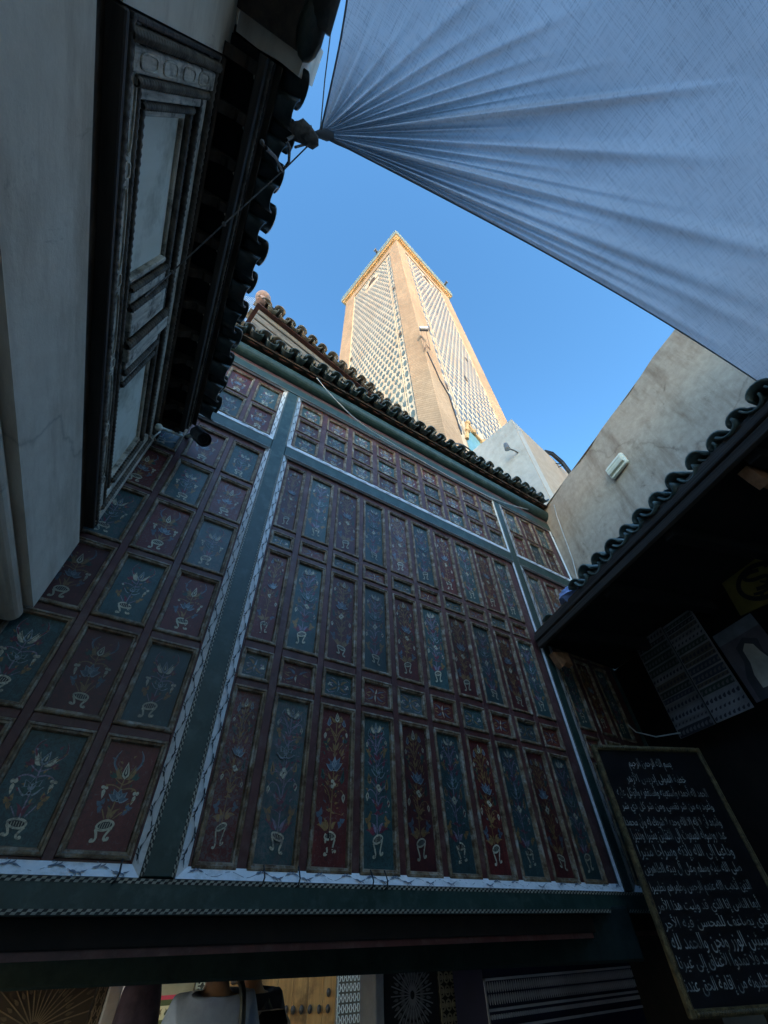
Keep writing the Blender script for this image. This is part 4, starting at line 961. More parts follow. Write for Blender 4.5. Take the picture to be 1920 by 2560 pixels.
# glazed motif: a three-pronged tulip, alternating from row to row
half = [(0, -.5), (.15, -.44), (.22, -.30), (.40, -.22), (.50, -.02), (.40, .10), (.34, .14), (.44, .50), (.18, .20), (.10, .24)]
motif = half+[(0, .46)]+[(-x, y) for x, y in half[:0:-1]]
def motif_mesh(w, h, mat, name):
    mb = MB(); n_ = len(motif); vs = [(x*w, -.012, y*h) for x, y in motif]+[(x*w, .01, y*h) for x, y in motif]
    mb.add(vs, [list(range(n_))]+[(i, n_+i, n_+(i+1) % n_, (i+1) % n_) for i in range(n_)])
    return mb.mesh(name, M[mat])
def lattice_face(face, mat):
    px_, pz_ = .322, .62; w, h = .262, .565; x0, x1 = 1.50, 5.66; z0, z1 = (12.2, 43.2) if face == 'L' else (14.6, 43.2)
    me = motif_mesh(w, h, mat, 'glazed_tile'); N_ = int((x1-x0)/px_); rest = MB(); count = 0
    nb = int((z1-z0)/pz_)
    for j in range(nb):
        for i in range(N_+1):
            x = x0+px_*(i+.5*(j % 2))+.05; z = z0+pz_*j+h/2
            if x > x1-.05: continue
            if face == 'L' and 2.55 < x < 4.25 and 40.2 < z < 42.6: continue
            if face == 'R' and 2.75 < x < 4.25 and 40.6 < z < 42.6: continue
            if face == 'R' and z < 16.2-.25*abs(math.sin((x-1)*1.8)) and x > 1.55: continue
            if z-h/2 < z0 or z+h/2 > z1+.1: continue
            if count < 145 and z < 24:
                count += 1
                if face == 'R': link('glazed_tile', me, mn, (x, .07, z))
                else: link('glazed_tile', me, mn, (.07, x, z), (0, 0, -math.pi/2))
            else:
                P = [(x+a*w, z+b_*h) for a, b_ in motif]
                rest.add([(a, .058, b_) if face == 'R' else (.058, a, b_) for a, b_ in P], [list(range(len(P)))])
    rest.build('glazed_tile', M[mat], mn, kind='stuff')
    # border chain beside the corner pier
    bd = MB(); z = z0+.1; k = 0
    while z < z1-.3:
        hx = .60 if k % 2 == 0 else .34
        if k % 2 == 0: P = [(1.21, z), (1.30, z+.1), (1.32, z+hx*.5), (1.30, z+hx-.1), (1.21, z+hx), (1.12, z+hx-.1), (1.10, z+hx*.5), (1.12, z+.1)]
        else: P = [(1.13, z+.06), (1.20, z), (1.29, z+hx-.1), (1.22, z+hx)]
        Q = [P] + [[(xx, z+.02), (xx+.035, z+.02), (xx+.035, z+hx), (xx, z+hx)] for xx in (1.02, 1.37)]
        for P in Q: bd.add([(a, .058, b_) if face == 'R' else (.058, a, b_) for a, b_ in P], [list(range(len(P)))])
        z += hx+.12; k += 1
    bd.build('tile_border', M[mat], mn, kind='stuff')
    fr = MB()
    for x in (1.435, 5.69):
        if face == 'R': fr.box(x, x+.03, .03, .08, z0-.2, z1+.2)
        else: fr.box(.03, .08, x, x+.03, z0-.2, z1+.2)
    fr.build('panel_border', M['lattice'], mn)
lattice_face('L', 'glaze'); lattice_face('R', 'glaze_blue')
M['dark_hole'] = two_tone('dark_opening', (.03, .022, .016), (.05, .035, .025), 5, .9)
# arched openings near the top
for face, xc, zt in (('L', 3.35, 42.3), ('R', 3.5, 42.5)):
    mb = MB(); T = (lambda a, o, z: (a, .07-o, z)) if face == 'R' else (lambda a, o, z: (.07-o, a, z))
    arch = [(-.42, -1.35), (-.42, -.75)]+[(-.42*math.cos(math.pi*k/8), -.75+.55*math.sin(math.pi*k/8)) for k in range(1, 8)]+[(.42, -.75), (.42, -1.35)]
    outer = [(-.72, -1.5), (-.72, 0), (.72, 0), (.72, -1.5)]
    oo = [outer[0], outer[0]]+[outer[1]]*4+[outer[2]]*3+[outer[3], outer[3]]
    nA = len(arch); vs = [T(xc+x, .05, zt+z) for x, z in arch]+[T(xc+x, .05, zt+z) for x, z in oo]+[T(xc+x, -.0, zt+z) for x, z in arch]
    mb.add(vs, [(k, k+1, nA+k+1, nA+k) for k in range(nA-1)]+[(k+1, k, 2*nA+k, 2*nA+k+1) for k in range(nA-1)])
    o_ = mb.build('arched_window', M['lattice'], mn)
    mb = MB(); mb.add([T(xc+x, .012, zt+z) for x, z in arch], [list(range(nA))]); mb.build('window_opening', M['dark_hole'], o_)
# put-log holes
mb = MB()
for (x, z) in ((1.18, 33.1), (1.22, 24.6), (1.21, 15.2), (5.55, 29.0), (5.6, 20)): mb.box(.045, .06, x-.1, x+.1, z-.25, z+.25)
for (x, z) in ((1.12, 25), (1.15, 18.2), (4.9, 27.0), (3.6, 22.4)): mb.box(x-.1, x+.1, .045, .06, z-.25, z+.25)
mb.build('putlog_hole', M['dark_hole'], mn, kind='stuff')
# turquoise blind arch at the foot of the right face
mb = MB(); mb.add([(1.42, .05, 13.3), (5.7, .05, 13.3), (5.7, .05, 15.0), (4.6, .05, 15.5), (3.4, .05, 14.9), (2.6, .05, 15.2), (1.85, .05, 15.85), (1.42, .05, 14.5)], [list(range(8))]); mb.build('turquoise_panel', M['turquoise'], mn)
mb = MB(); e_ = [(1.42, 14.4), (1.6, 15.1), (1.85, 15.9), (2.1, 15.55), (2.6, 15.3), (2.75, 15.5), (3.0, 15.05), (3.5, 15.0), (3.7, 15.3), (4.1, 15.2), (4.6, 15.6), (5.0, 15.3), (5.7, 15.1)]
for k in range(len(e_)-1):
    (xa, za), (xb, zb) = e_[k], e_[k+1]; mb.tube([(xa, .02, za), (xb, .02, zb)], .075, 6); mb.sphere((xb, .0, zb), .13, 7, 5)
M['old_carving'] = two_tone('ochre_carved_border', (.20, .13, .06), (.40, .27, .13), 5, .8); mb.build('carved_border', M['old_carving'], mn)
# floodlight, its bracket arms and cable on the corner
fl = thing('floodlight', 'small grey floodlight on the front corner of the tall minaret', 'lamp', tuple(on_plane(1060, 826, TC-Vector((.14, .22, 0)), Vector((-.77, -.64, 0)))))
fl.rotation_euler = (0, 0, R(9.8)-R(40)); fl.scale = (.5, .5, .5)
mb = MB(); mb.box(-.42, .42, -.16, .10, -.02, .62, bev=.05); mb.build('housing', M['metal_grey'], fl)
mb = MB(); mb.box(-.40, .40, -.2, -.165, .06, .54, bev=.02); M['lamp_glass'] = two_tone('lamp_glass', (.35, .36, .36), (.45, .46, .46), 8, .2); mb.build('glass', M['lamp_glass'], fl)
mb = MB()
for s in (-1, 1):
    mb.tube([(s*.22, .10, 0), (s*.26, .42, -3.3)], .022, 6); mb.tube([(s*.26, .42, -3.3), (0, .34, -2.5)], .035, 6); mb.tube([(s*.26, .44, -3.5), (0, .36, -2.9)], .035, 6)
mb.build('bracket', M['dark_wood'], fl)
mb = MB(); rxy = lambda x, z: TC+Vector((math.cos(R(9.8))*x+math.sin(R(9.8))*.03, math.sin(R(9.8))*x-math.cos(R(9.8))*.03, z))
mb.tube([rxy(.15, 20.0), rxy(.45, 18.6), rxy(.55, 17.9), rxy(.95, 17.0), rxy(1.0, 14.2)], .025, 6); mb.build('tower_cable', M['black'], **{'label': 'dark cable hanging down the right corner of the minaret below its floodlight', 'category': 'cable'})
# speakers on the parapet
for (x, y, lab) in ((-.55, 2.0, 'small dark speaker on the minaret parapet near its front corner'), (6.2, -.55, 'small dark speaker on the minaret parapet near the right end')):
    p = Matrix.Rotation(R(9.8), 3, 'Z') @ Vector((x, y, 0)); t = thing('loudspeaker', lab, 'speaker', (TC.x+p.x, TC.y+p.y, 45.76), R(9.8) if x > 0 else R(9.8-90))
    mb = MB(); mb.tube([(0, .1, .2), (0, -.1, .2), (0, -.22, .2)], [.10, .12, .19], 12); mb.build('horn', M['metal_grey'], t)
    mb = MB(); mb.tube([(0, .05, 0), (0, .05, .2)], .03, 6); mb.box(-.1, .1, -.02, .12, -.02, .03); mb.build('bracket', M['metal_grey'], t)

# ------------------------------------------------------------------ plaster block between minaret and right house
pb = thing('rooftop_block', 'plain grey-white plaster roof block with sharp corner in front of the minaret', 'building', (6*math.sin(R(66.1)), 6*math.cos(R(66.1)), 0), R(8.5))
mb = MB(); mb.box(0, 6, .003, 2.0, 5.0, 10.50); o_ = mb.build('warm_lit_wall', M['plaster_warm_lit'], pb)
mb = MB(); mb.box(-.004, .3, .0, 2.004, 5.0, 10.515, bev=.015); mb.build('white_wall', M['plaster_white'], pb)
mb = MB(); mb.box(1.22, 1.34, .2, .32, 10.50, 10.62, bev=.02); mb.build('roof_stub', M['plaster_white'], pb)
sp_ = thing('wall_spotlight', 'small spotlight on a thin bent arm on the grey-white roof block', 'lamp', tuple(on_plane(1295, 1132, pb.location, Matrix.Rotation(R(8.5), 3, 'Z') @ Vector((-1, 0, 0)))))
wpos = Vector(sp_.location); hd = on_plane(1266, 1116, wpos+Vector((-.28, -.02, 0)), Vector((-1, .1, 0)))-wpos
mb = MB(); mb.tube([(0, 0, 0), (-.12, 0, 0), hd*.8+Vector((-.05, 0, -.05)), hd], .018, 8); mb.build('arm', M['metal_grey'], sp_)
mb = MB(); mb.tube([hd+Vector((.0, .0, -.10)), hd+Vector((0, 0, .01)), hd+Vector((0, .0, .08))], [.058, .058, .048], 14); mb.build('lamp_head', M['metal_grey'], sp_)
mb = MB(); mb.tube([hd+Vector((0, 0, -.105)), hd+Vector((0, 0, -.10))], .048, 14); mb.build('lamp_glass', M['lamp_glass'], sp_)
mb = MB(); Y8 = Matrix.Rotation(R(8.5), 3, 'Z'); base = Vector(pb.location)
cp = [base+Y8 @ Vector(p) for p in ((1.55, .05, 10.62), (1.75, -.05, 10.60), (1.95, -.12, 10.3), (2.15, -.14, 9.75), (2.35, -.12, 9.2), (2.6, -.08, 8.6))]
for k in range(4): mb.tube([p+Vector((.03*math.cos(k*1.6), .03*math.sin(k*1.6), .02*k)) for p in cp], .022, 6)
for p in cp[2:5]: mb.tube([p+Vector((-.2, .12, .02)), p+Vector((.05, -.02, 0))], .014, 5); mb.tube([p+Vector((-.14, .12, -.12)), p+Vector((.05, -.02, 0))], .014, 5)
mb.build('cable_bundle', M['black'], **{'label': 'bundle of dark cables running down the tan side of the roof block', 'category': 'cables'})
mb = MB(); kb = [on_plane(x, y, (0, 2.25, 0), (0, 1, 0)) for x, y in ((1115, 1112), (1150, 1110), (1175, 1125), (1205, 1152), (1240, 1180))]
for k in range(3): mb.tube(smooth2([tuple(p+Vector((0, .03*k, -.035*k))) for p in kb], 3), .011, 6)
for p in kb[3:4]: mb.tube([p+Vector((-.06, 0, .05)), p+Vector((.06, 0, -.02))], .008, 5); mb.tube([p+Vector((-.05, 0, -.05)), p+Vector((.05, 0, .05))], .008, 5)
mb.build('roof_cables', M['black'], **{'label': 'loose black cables looping over the facade tiles below the minaret corner', 'category': 'cables'})

# ------------------------------------------------------------------ pavilion roof behind the facade
rp = thing('rear_pavilion', 'older tiled roof with weathered plank eave rising behind the painted facade', 'building', (-.33, 2.50, 0), R(9.0))
M['plank'] = two_tone('sun_bleached_plank', (.13, .10, .075), (.30, .25, .19), 10, .75, (.2, 1, 4), (.09, .065, .045), .8, .01)
mb = MB(); mb.box(0, 3.7, .12, 1.8, 6.25, 8.42); mb.build('wall', M['plank'], rp)
for k, (z0, z1, o) in enumerate(((8.30, 8.42, .0), (8.12, 8.285, -.02), (7.90, 8.105, -.035), (7.66, 7.885, -.05))):
    mb = MB(); mb.box(.0, 3.7, -.0-o, .119, z0, z1, bev=.008); mb.build('eave_plank', M['plank'], rp)
ev = MB(); ev.prof_x([(-.06, 8.43), (-.06, 8.46), (1.0, 8.9), (2.0, 8.46), (2.0, 8.43)], -.06, 3.75); rroof = ev.build('tiled_roof', M['scallop'], rp)
tuo = tile_mesh('old_cover_tile', .32, .085, .014, True, 'tile_old'); tdo = tile_mesh('old_pan_tile', .32, .082, .014, False, 'tile_old')
lay_tiles(rroof, [.05+.20*i for i in range(19)], .14, 8.50, R(22), tuo, tdo, .20, rows=3, jitter=1.5)
for k in range(4): link('roof_tile', tuo, rroof, (-.10, -.04+.24*k, 8.52+.02*k), (0, 0, R(-90)))
mb = MB(); mb.sphere((-.03, -.06, 8.70), .115, 14, 10, sc=(1, 1, .8)); mb.tube([(-.03, -.06, 8.5), (-.03, -.06, 8.66)], .07, 10); M['terracotta'] = two_tone('pink_terracotta', (.42, .24, .18), (.56, .36, .28), 9, .8, None, (.2, .12, .08)); mb.build('finial', M['terracotta'], rp, smooth=True)
# broken old tiles lying behind the front row
for k, (px, py, ln) in enumerate(((655, 838, .22), (668, 832, .16), (697, 856, .26), (709, 864, .2), (742, 884, .24), (775, 910, .2))):
    q = on_plane(px, py, (0, 2.02, 0), (0, 1, 0)); me = tuo if k % 2 == 0 else tdo
    o_ = link('roof_tile', me, eave, (q.x, q.y-FD, q.z-.02), (R(8+random.uniform(-10, 25)), random.uniform(-.4, .4), random.uniform(-.4, .4))); o_['label'] = 'broken brown unglazed roof tile'
# wire netting beside the finial
mb = MB(); p0 = on_plane(604, 738, (0, 3.0, 0), (0, 1, 0)); p1 = on_plane(655, 748, (0, 3.0, 0), (0, 1, 0)); p2 = on_plane(598, 800, (0, 3.0, 0), (0, 1, 0))
ux, uy = p1-p0, p2-p0
for k in range(13):
    t = k/12
    mb.tube([p0+ux*t, p0+uy*t], .0022, 4, cap=False); mb.tube([p0+ux+uy*t, p0+uy+ux*t], .0022, 4, cap=False)
    mb.tube([p0+ux*t, p0+ux+uy*(1-t)], .0022, 4, cap=False); mb.tube([p0+uy*t, p0+uy+ux*(1-t)], .0022, 4, cap=False)
mb.build('wire_netting', M['cable'], **{'label': 'scrap of pale wire netting against the sky beside the roof finial', 'category': 'netting'})

# ------------------------------------------------------------------ passage under the facade and what shows through it
FLOOR = .26
mb = MB(); mb.box(-6, 8, 2.25, 16, .0, FLOOR); mb.build('passage_floor', M['paving'], kind='structure')
def at(px, py, y): return on_plane(px, py, (0, y, 0), (0, 1, 0))
bm = MB(); bm.box(-1.9, 3.22, 0, .22, 1.906, 2.12, bev=.012); M['bar_green'] = two_tone('blackish_green_beam', (.006, .012, .012), (.013, .022, .022), 9, .95, spec=.1)
o_ = bm.build('passage_beam', M['bar_green'], loc=(.10, 3.50, 0)); o_.rotation_euler = (0, 0, R(-29)); tag(o_, 'heavy blackish green beam lying askew under the passage ceiling', 'beam')
pl = M['attr_clean']
GREY = (.20, .22, .27); DK = (.014, .014, .017)
def art_panel(o_name, pxs, y, z0, z1, base, art_fn, label, cat, mat='attr_clean', depth=.08, th=.008):
    """a decorated wall panel between two picture columns, standing at depth y"""
    xa, xb = at(pxs[0], 2500, y).x, at(pxs[1], 2500, y).x; W, H = xb-xa, z1-z0
    t = thing(o_name, label, cat, (xa, y, z0)); mb = MB(); mb.box(0, W, 0, depth, 0, H, 0, base); mb.build('panel_back', M[mat], t)
    a = art_fn(W, H); mb = MB(); z = 0
    for pts, c in a.p:
        n_ = len(pts); vs_ = [(x, -th, y_) for x, y_ in pts]+[(x, 0, y_) for x, y_ in pts]
        mb.add(vs_, [list(range(n_))]+[(i, n_+i, n_+(i+1) % n_, (i+1) % n_) for i in range(n_)], 0, c)
    if a.p: mb.build('carved_lattice', M[mat], t, kind='stuff')
    return t
def star_art(cx, cz, rad, cstrap, n_=24, hub=.03):
    def f(W, H):
        a = Art()
        for k in range(n_):
            t = 2*math.pi*k/n_; c0, s0 = math.cos(t), math.sin(t)
            p0, p1 = (cx*W+hub*c0, cz-s0*-hub), (cx*W+rad*c0, cz+rad*s0)
            q = [(min(max(x, .002), W-.002), min(max(z, .002), H-.002)) for x, z in (p0, p1)]
            if abs(q[1][0]-q[0][0])+abs(q[1][1]-q[0][1]) < .02: continue
            if abs(math.hypot(q[1][0]-p0[0], q[1][1]-p0[1])) < rad*.999:
                d = math.hypot(p1[0]-p0[0], p1[1]-p0[1]); kk = 1
                for lim, c_ in ((W-.002, 0), (H-.002, 1)):
                    if p1[c_] > lim: kk = min(kk, (lim-p0[c_])/(p1[c_]-p0[c_]))
                    if p1[c_] < .002: kk = min(kk, (.002-p0[c_])/(p1[c_]-p0[c_]))
                if kk <= 0: continue
                q = [p0, (p0[0]+(p1[0]-p0[0])*kk, p0[1]+(p1[1]-p0[1])*kk)]
            a.stroke(q, .005, cstrap)
        for r_ in (.5, .8): 
            for k in range(n_):
                t = 2*math.pi*(k+.5)/n_; x, z = cx*W+rad*r_*math.cos(t), cz+rad*r_*math.sin(t)
                if .01 < x < W-.01 and .01 < z < H-.01: a.petal(x-.02*math.cos(t), z-.02*math.sin(t), x+.02*math.cos(t), z+.02*math.sin(t), .014, tuple(q_*.6 for q_ in cstrap))
        return a
    return f
def lattice_art(px_, pz_, c, w=.006, hexa=True):
    def f(W, H):
        a = Art(); nx, nz = max(1, int(W/px_)), int(H/pz_); px2 = W/nx
        for j in range(nz):
            for i in range(nx):
                x, z = px2*(i+.5), pz_*(j+.5)
                if hexa:
                    a.ring(x, z, px2*.40, pz_*.46, w, c, 6)
                    a.stroke([(x-px2*.5, z), (x-px2*.4, z)], w, c); a.stroke([(x+px2*.4, z), (x+px2*.5, z)], w, c)
                else:
                    a.disc(x, z, px2*.22, c, 8); a.ring(x, z, px2*.46, pz_*.46, w, c, 8)
        for x in (.012, W-.012): a.stroke([(x, 0), (x, H)], w*1.6, c)
        return a
    return f
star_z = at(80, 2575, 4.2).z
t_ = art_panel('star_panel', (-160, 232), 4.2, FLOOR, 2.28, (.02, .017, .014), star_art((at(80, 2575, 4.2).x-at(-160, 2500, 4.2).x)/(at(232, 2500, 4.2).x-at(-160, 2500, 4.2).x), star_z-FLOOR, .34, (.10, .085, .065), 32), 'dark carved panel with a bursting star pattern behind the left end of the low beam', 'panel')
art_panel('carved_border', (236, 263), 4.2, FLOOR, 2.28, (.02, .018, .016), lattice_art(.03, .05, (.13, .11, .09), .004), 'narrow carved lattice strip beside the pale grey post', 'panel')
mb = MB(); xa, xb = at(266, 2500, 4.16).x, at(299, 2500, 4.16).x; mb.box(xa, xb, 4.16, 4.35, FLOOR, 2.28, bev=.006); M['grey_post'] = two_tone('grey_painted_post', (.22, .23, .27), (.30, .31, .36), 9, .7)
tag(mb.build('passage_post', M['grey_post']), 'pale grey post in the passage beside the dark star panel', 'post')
# far wall of the lit court: painted bands, studded door, white stucco
YF = 7.0
mb = MB(); mb.box(-5, 6.0, YF+.02, YF+.5, 0, 4.2); tag(mb.build('court_wall', M['plaster_far']), 'ochre wall at the far side of the passage court', 'wall')
def band_art(W, H):
    a = Art(); z = at(420, 2530, YF).z-FLOOR; u = .038
    for k, (c, h0, h1) in enumerate((((.55, .05, .07), 2.3, 3.1), ((.09, .10, .03), 1.2, 2.3), ((.62, .54, .28), -1.3, 1.2), ((.12, .12, .04), -2.0, -1.3), ((.38, .05, .06), -2.9, -2.0), ((.25, .22, .10), -4.2, -2.9))):
        a.poly([(0, z+h0*u), (W, z+h0*u), (W, z+h1*u), (0, z+h1*u)], c)
    for i in range(9):
        x = W*(i+.5)/9
        a.petal(x-.02, z-.02, x+.02, z+.03, .022, (.06, .05, .02)); a.petal(x+.02, z-.02, x-.02, z+.03, .018, (.06, .05, .02))
    return a
art_panel('painted_dado', (330, 478), YF, FLOOR, 2.6, (.30, .25, .13), band_art, 'red green and cream banded panel at the far side of the court', 'panel')
art_panel('pierced_screen', (482, 545), YF-.04, FLOOR, 2.6, (.06, .05, .03), lattice_art(.06, .06, (.52, .47, .30), .012), 'bright pierced screen strip left of the wooden door', 'screen')
xa, xb = at(560, 2500, YF).x, at(838, 2500, YF).x
dr = thing('studded_door', 'warm brown wooden door with a row of dark round studs', 'door', (xa, YF-.06, FLOOR)); W = xb-xa
M['door'] = two_tone('warm_door_wood', (.50, .22, .06), (.72, .36, .11), 5, .5, (6, 1, .5), (.20, .09, .03), .4, .01)
for k in range(7):
    mb = MB(); mb.box(W*k/7+.003, W*(k+1)/7-.003, 0, .06, 0, 2.7, bev=.004); mb.build('plank', M['door'], dr)
M['stud'] = two_tone('dark_iron_stud', (.04, .028, .018), (.09, .06, .04), 20, .4)
for px, py in ((692, 2525), (714, 2525), (732, 2525), (753, 2524), (774, 2523), (797, 2523), (819, 2522), (821, 2481)):
    q = at(px, py, YF-.06); mb = MB(); mb.sphere((0, 0, 0), .030, 10, 8, sc=(1, .8, 1.25)); mb.build('stud', M['stud'], dr, (q.x-xa, -.005, q.z-FLOOR), smooth=True)
art_panel('stucco_panel', (842, 938), YF-.10, FLOOR, 2.7, (.16, .12, .08), lattice_art(.055, .085, (.80, .74, .62), .010), 'bright cream carved lattice panel right of the wooden door', 'panel')
mb = MB(); xa, xb = at(939, 2500, 3.4).x, at(961, 2500, 3.4).x; mb.box(xa, xb, 3.4, 3.6, FLOOR, 2.28, bev=.006); tag(mb.build('passage_post', M['grey_post']), 'slim grey post in the passage between cream lattice and dark star panel', 'post')
sz = at(1030, 2488, 3.4).z-FLOOR
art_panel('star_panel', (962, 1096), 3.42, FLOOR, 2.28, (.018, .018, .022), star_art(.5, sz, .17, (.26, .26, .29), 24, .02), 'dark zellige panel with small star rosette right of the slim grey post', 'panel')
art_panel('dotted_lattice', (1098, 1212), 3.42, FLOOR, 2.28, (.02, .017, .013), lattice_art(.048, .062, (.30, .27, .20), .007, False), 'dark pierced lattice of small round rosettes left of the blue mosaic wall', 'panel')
def mosaic_art(W, H):
    a = Art(); z0 = at(1280, 2440, 3.0).z-FLOOR; c = (.50, .48, .52); u = .0042
    for d in (0, 60, 95, 150): a.poly([(0, z0-d*u*.5-.012), (W, z0-d*u*.5-.012), (W, z0-d*u*.5), (0, z0-d*u*.5)], c)
    n_ = int(W/.021)
    for i in range(n_):
        x = W*(i+.5)/n_
        a.petal(x, z0-.062, x, z0-.016, .012, c, 0, 5, .8); a.petal(x, z0-.068, x, z0-.112, .012, c, 0, 5, .8)
        a.disc(x, z0-.160, .0075, c, 6, .011)
    for k in range(12):
        for i in range(n_):
            x = W*(i+.5)/n_; z = z0-.36-.06*k
            a.petal(x, z-.025, x, z+.025, .010, c)
    a.poly([(0, 0), (.012, 0), (.012, z0), (0, z0)], c)
    return a
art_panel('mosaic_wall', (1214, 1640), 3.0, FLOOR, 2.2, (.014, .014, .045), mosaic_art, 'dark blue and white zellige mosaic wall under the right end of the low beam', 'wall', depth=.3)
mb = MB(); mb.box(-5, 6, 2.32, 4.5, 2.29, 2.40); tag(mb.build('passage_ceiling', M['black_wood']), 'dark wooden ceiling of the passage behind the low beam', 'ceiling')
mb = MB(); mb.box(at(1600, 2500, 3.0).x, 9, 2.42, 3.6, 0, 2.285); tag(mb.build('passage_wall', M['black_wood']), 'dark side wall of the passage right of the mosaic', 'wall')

# ------------------------------------------------------------------ people walking away through the passage
def skin(name, verts, edges, radii, mat, parent, sub=2):
    me = bpy.data.meshes.new(name); me.from_pydata(verts, edges, []); o = bpy.data.objects.new('tmp', me); col.objects.link(o)
    md = o.modifiers.new('s', 'SKIN'); md.use_smooth_shade = True
    for i, v in enumerate(me.skin_vertices[0].data):
        r_ = radii[i]; v.radius = (r_, r_) if isinstance(r_, (int, float)) else r_; v.use_root = (i == 0)
    sb_ = o.modifiers.new('d', 'SUBSURF'); sb_.levels = sub; sb_.render_levels = sub
    bpy.context.view_layer.update()
    m2 = bpy.data.meshes.new_from_object(o.evaluated_get(bpy.context.evaluated_depsgraph_get())); bpy.data.objects.remove(o)
    m2.name = name; m2.materials.clear(); m2.materials.append(M[mat])
    return link(name, m2, parent)
M['skin'] = two_tone('warm_skin', (.22, .12, .075), (.30, .17, .11), 12, .55)
M['hair'] = two_tone('black_hair', (.008, .006, .005), (.02, .016, .013), 40, .5)
M['shirt'] = two_tone('pale_blue_shirt', (.26, .31, .44), (.36, .42, .56), 8, .85)
M['navy'] = two_tone('dark_navy_cloth', (.008, .010, .022), (.02, .022, .04), 8, .9)
M['violet'] = two_tone('dark_violet_cloth', (.018, .012, .026), (.05, .036, .06), 10, .9)
M['trouser'] = two_tone('dark_trousers', (.02, .02, .024), (.035, .035, .04), 8, .9)
def person(label, x, y, rz, H, top, hood=False):
    s = H/1.78; p = thing('person', label, 'person', (x, y, FLOOR), rz)
    V = lambda *a: tuple(c*s for c in a)
    # body: pelvis, spine, neck, head, arms, legs (faces +y, one leg forward)
    vs_ = [V(0, 0, .94), V(0, .0, 1.12), V(0, .01, 1.34), V(0, -.005, 1.50), V(0, .02, 1.58), V(0, .035, 1.67), V(0, .03, 1.75),
           V(.19, 0, 1.44), V(.25, -.03, 1.16), V(.26, .10, .94), V(.255, .17, .86), V(-.19, 0, 1.44), V(-.25, .02, 1.16), V(-.255, .14, .95), V(-.25, .20, .86),
           V(.10, .0, .88), V(.11, .06, .50), V(.11, -.02, .10), V(.11, .14, .04), V(-.10, 0, .88), V(-.11, -.02, .50), V(-.11, -.22, .13), V(-.11, -.10, .04)]
    es = [(0, 1), (1, 2), (2, 3), (3, 4), (4, 5), (5, 6), (2, 7), (7, 8), (8, 9), (9, 10), (2, 11), (11, 12), (12, 13), (13, 14), (0, 15), (15, 16), (16, 17), (17, 18), (0, 19), (19, 20), (20, 21), (21, 22)]
    rd = [.13, .12, .14, .06, .062, .088, .07, .062, .045, .034, .036, .062, .045, .034, .036, .085, .058, .042, .035, .085, .058, .042, .035]
    skin('body', vs_, es, [r_*s for r_ in rd], 'skin', p)
    # five fingers on each hand
    for sg, (hx, hy, hz) in ((1, vs_[10]), (-1, vs_[14])):
        for k in range(5):
            dx = (k-1.5)*.018*s if k < 4 else 0
            L = (.065, .075, .07, .055, .05)[k]*s
            pts = [(hx, hy+dx, hz), (hx-sg*.004, hy+dx+.012, hz-L*.6), (hx-sg*.018, hy+dx+.02, hz-L)] if k < 4 else [(hx, hy+.03*s, hz+.02), (hx-sg*.03*s, hy+.055*s, hz-.01), (hx-sg*.035*s, hy+.06*s, hz-.035*s)]
            mb = MB(); mb.tube(pts, [.009*s, .0085*s, .006*s], 7); mb.build('finger', M['skin'], p, smooth=True)
    tv = [V(0, 0, .86), V(0, .0, 1.10), V(0, .01, 1.34), V(0, -.005, 1.475), V(.18, 0, 1.435), V(.255, -.03, 1.17), V(.262, .09, .97), V(-.18, 0, 1.435), V(-.255, .02, 1.17), V(-.258, .13, .97)]
    skin('shirt', tv, [(0, 1), (1, 2), (2, 3), (2, 4), (4, 5), (5, 6), (2, 7), (7, 8), (8, 9)], [(.20*s, .145*s), (.18*s, .135*s), (.185*s, .145*s), (.085*s, .085*s), .088*s, .066*s, .055*s, .088*s, .066*s, .055*s], top, p)
    gv_ = [V(0, 0, .93), V(.10, 0, .86), V(.11, .06, .50), V(.11, -.02, .11), V(-.10, 0, .86), V(-.11, -.02, .50), V(-.11, -.22, .14)]
    skin('trousers', gv_, [(0, 1), (1, 2), (2, 3), (0, 4), (4, 5), (5, 6)], [.15*s, .105*s, .082*s, .068*s, .105*s, .082*s, .068*s], 'trouser', p)
    if hood:
        hv = [V(0, -.03, 1.40), V(0, -.035, 1.56), V(0, .0, 1.70), V(0, .03, 1.76)]; skin('hood', hv, [(0, 1), (1, 2), (2, 3)], [.17*s, .135*s, .125*s, .08*s], top, p)
    else:
        mb = MB(); mb.sphere(V(0, .022, 1.70), .108*s, 14, 10, sc=(.92, 1.02, 1.0)); mb.build('hair', M['hair'], p, smooth=True)
    for sg in (-1, 1):
        mb = MB(); mb.sphere(V(sg*.088, .03, 1.655), .026*s, 8, 6, sc=(.4, .8, 1.2)); mb.build('ear', M['skin'], p, smooth=True)
        mb = MB(); mb.sphere(V(sg*.034, .118, 1.68), .012*s, 8, 6); mb.build('eye', M['lamp_glass'], p, smooth=True)
    mb = MB(); mb.tube([V(0, .115, 1.685), V(0, .145, 1.645), V(0, .118, 1.637)], [.008*s, .016*s, .012*s], 7); mb.build('nose', M['skin'], p, smooth=True)
    mb = MB(); mb.tube([V(-.025, .112, 1.607), V(0, .122, 1.606), V(.025, .112, 1.607)], [.003*s, .007*s, .003*s], 6); mb.build('mouth', M['corbel'], p, smooth=True)
    return p
A_ = at(545, 2500, 3.62); person('person in a pale blue shirt with dark hair walking away under the low beam', A_.x-.02, 3.62, R(-6), 1.885, 'shirt')
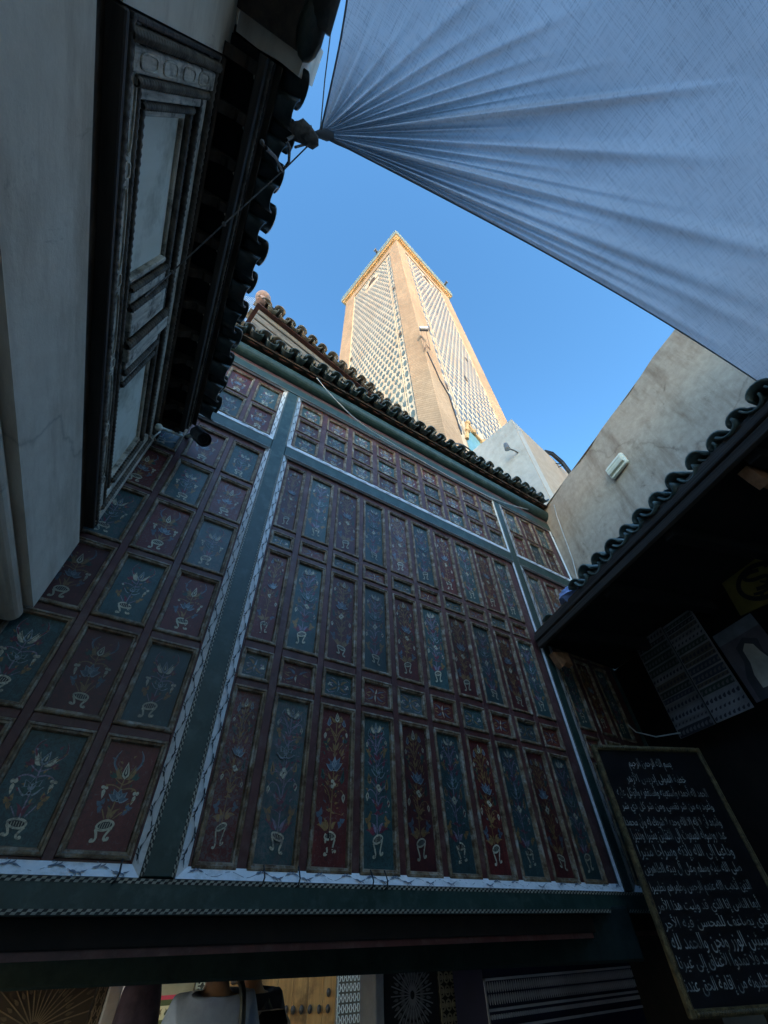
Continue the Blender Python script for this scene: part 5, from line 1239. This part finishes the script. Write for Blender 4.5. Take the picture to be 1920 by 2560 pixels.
B__ = at(632, 2500, 4.0); person('person in dark navy clothes walking ahead right of the pale blue shirt', B__.x, 4.05, R(8), 1.86, 'navy')
C__ = at(348, 2500, 3.95); person('person under a dark violet hood walking through the passage on the left', C__.x, 3.95, R(10), 1.70, 'violet', True)
def backpack(label, x, y, z, rz, w=.26, strap=True):
    t = thing('backpack', label, 'bag', (x, y, z), rz)
    mb = MB(); mb.box(-w/2, w/2, -.15, .03, 0, .42, bev=.05); mb.build('bag_body', M['black'], t)
    mb = MB(); mb.box(-w*.38, w*.38, -.20, -.152, .05, .24, bev=.02); mb.build('front_pocket', M['black'], t)
    mb = MB(); mb.tube([(-.04, -.02, .41), (0, -.03, .46), (.04, -.02, .41)], .009, 6); mb.build('handle', M['black'], t)
    return t
q = at(664, 2540, 3.8); backpack('black backpack worn by the person in navy, in front of the wooden door', q.x, 3.82, 1.33, R(8))
q = at(596, 2545, 3.49); mb = MB(); mb.tube(smooth2([(q.x+.0, 3.67, 1.885), (q.x+.0, 3.53, 1.88), (q.x+.012, 3.46, 1.75), (q.x+.02, 3.49, 1.45), (q.x-.05, 3.53, 1.2)], 4), .018, 8)
tag(mb.build('shoulder_strap', M['black']), 'wide black bag strap over the right shoulder of the pale blue shirt', 'strap')

# ------------------------------------------------------------------ unseen house added behind the viewer to keep the lane in shade
def house(label, x0, x1, y0, y1, z1, mat):
    t = thing('added_shade_house', label, 'house', ((x0+x1)/2, (y0+y1)/2, 0)); hx, hy = (x1-x0)/2, (y1-y0)/2
    mb = MB(); mb.box(-hx, hx, -hy, hy, 0, z1); mb.build('wall', M[mat], t); mb = MB(); mb.box(-hx-.1, hx+.1, -hy-.1, hy+.1, z1+.004, z1+.3); mb.build('parapet', M['plaster_far'], t)
    for fl_ in range(int(z1/3.4)):
        for k in range(int((x1-x0)/3)):
            mb = MB(); mb.box(-.45, .45, -.06, .02, 0, 1.3, bev=.01); mb.build('window', M['dark_wood'], t, (-hx+1.5+3*k, hy+.02, 1.6+3.4*fl_))
house('unseen plastered house added behind the viewer to shade the lane', -15, 4.5, -28, -20, 18.1, 'house_pale')
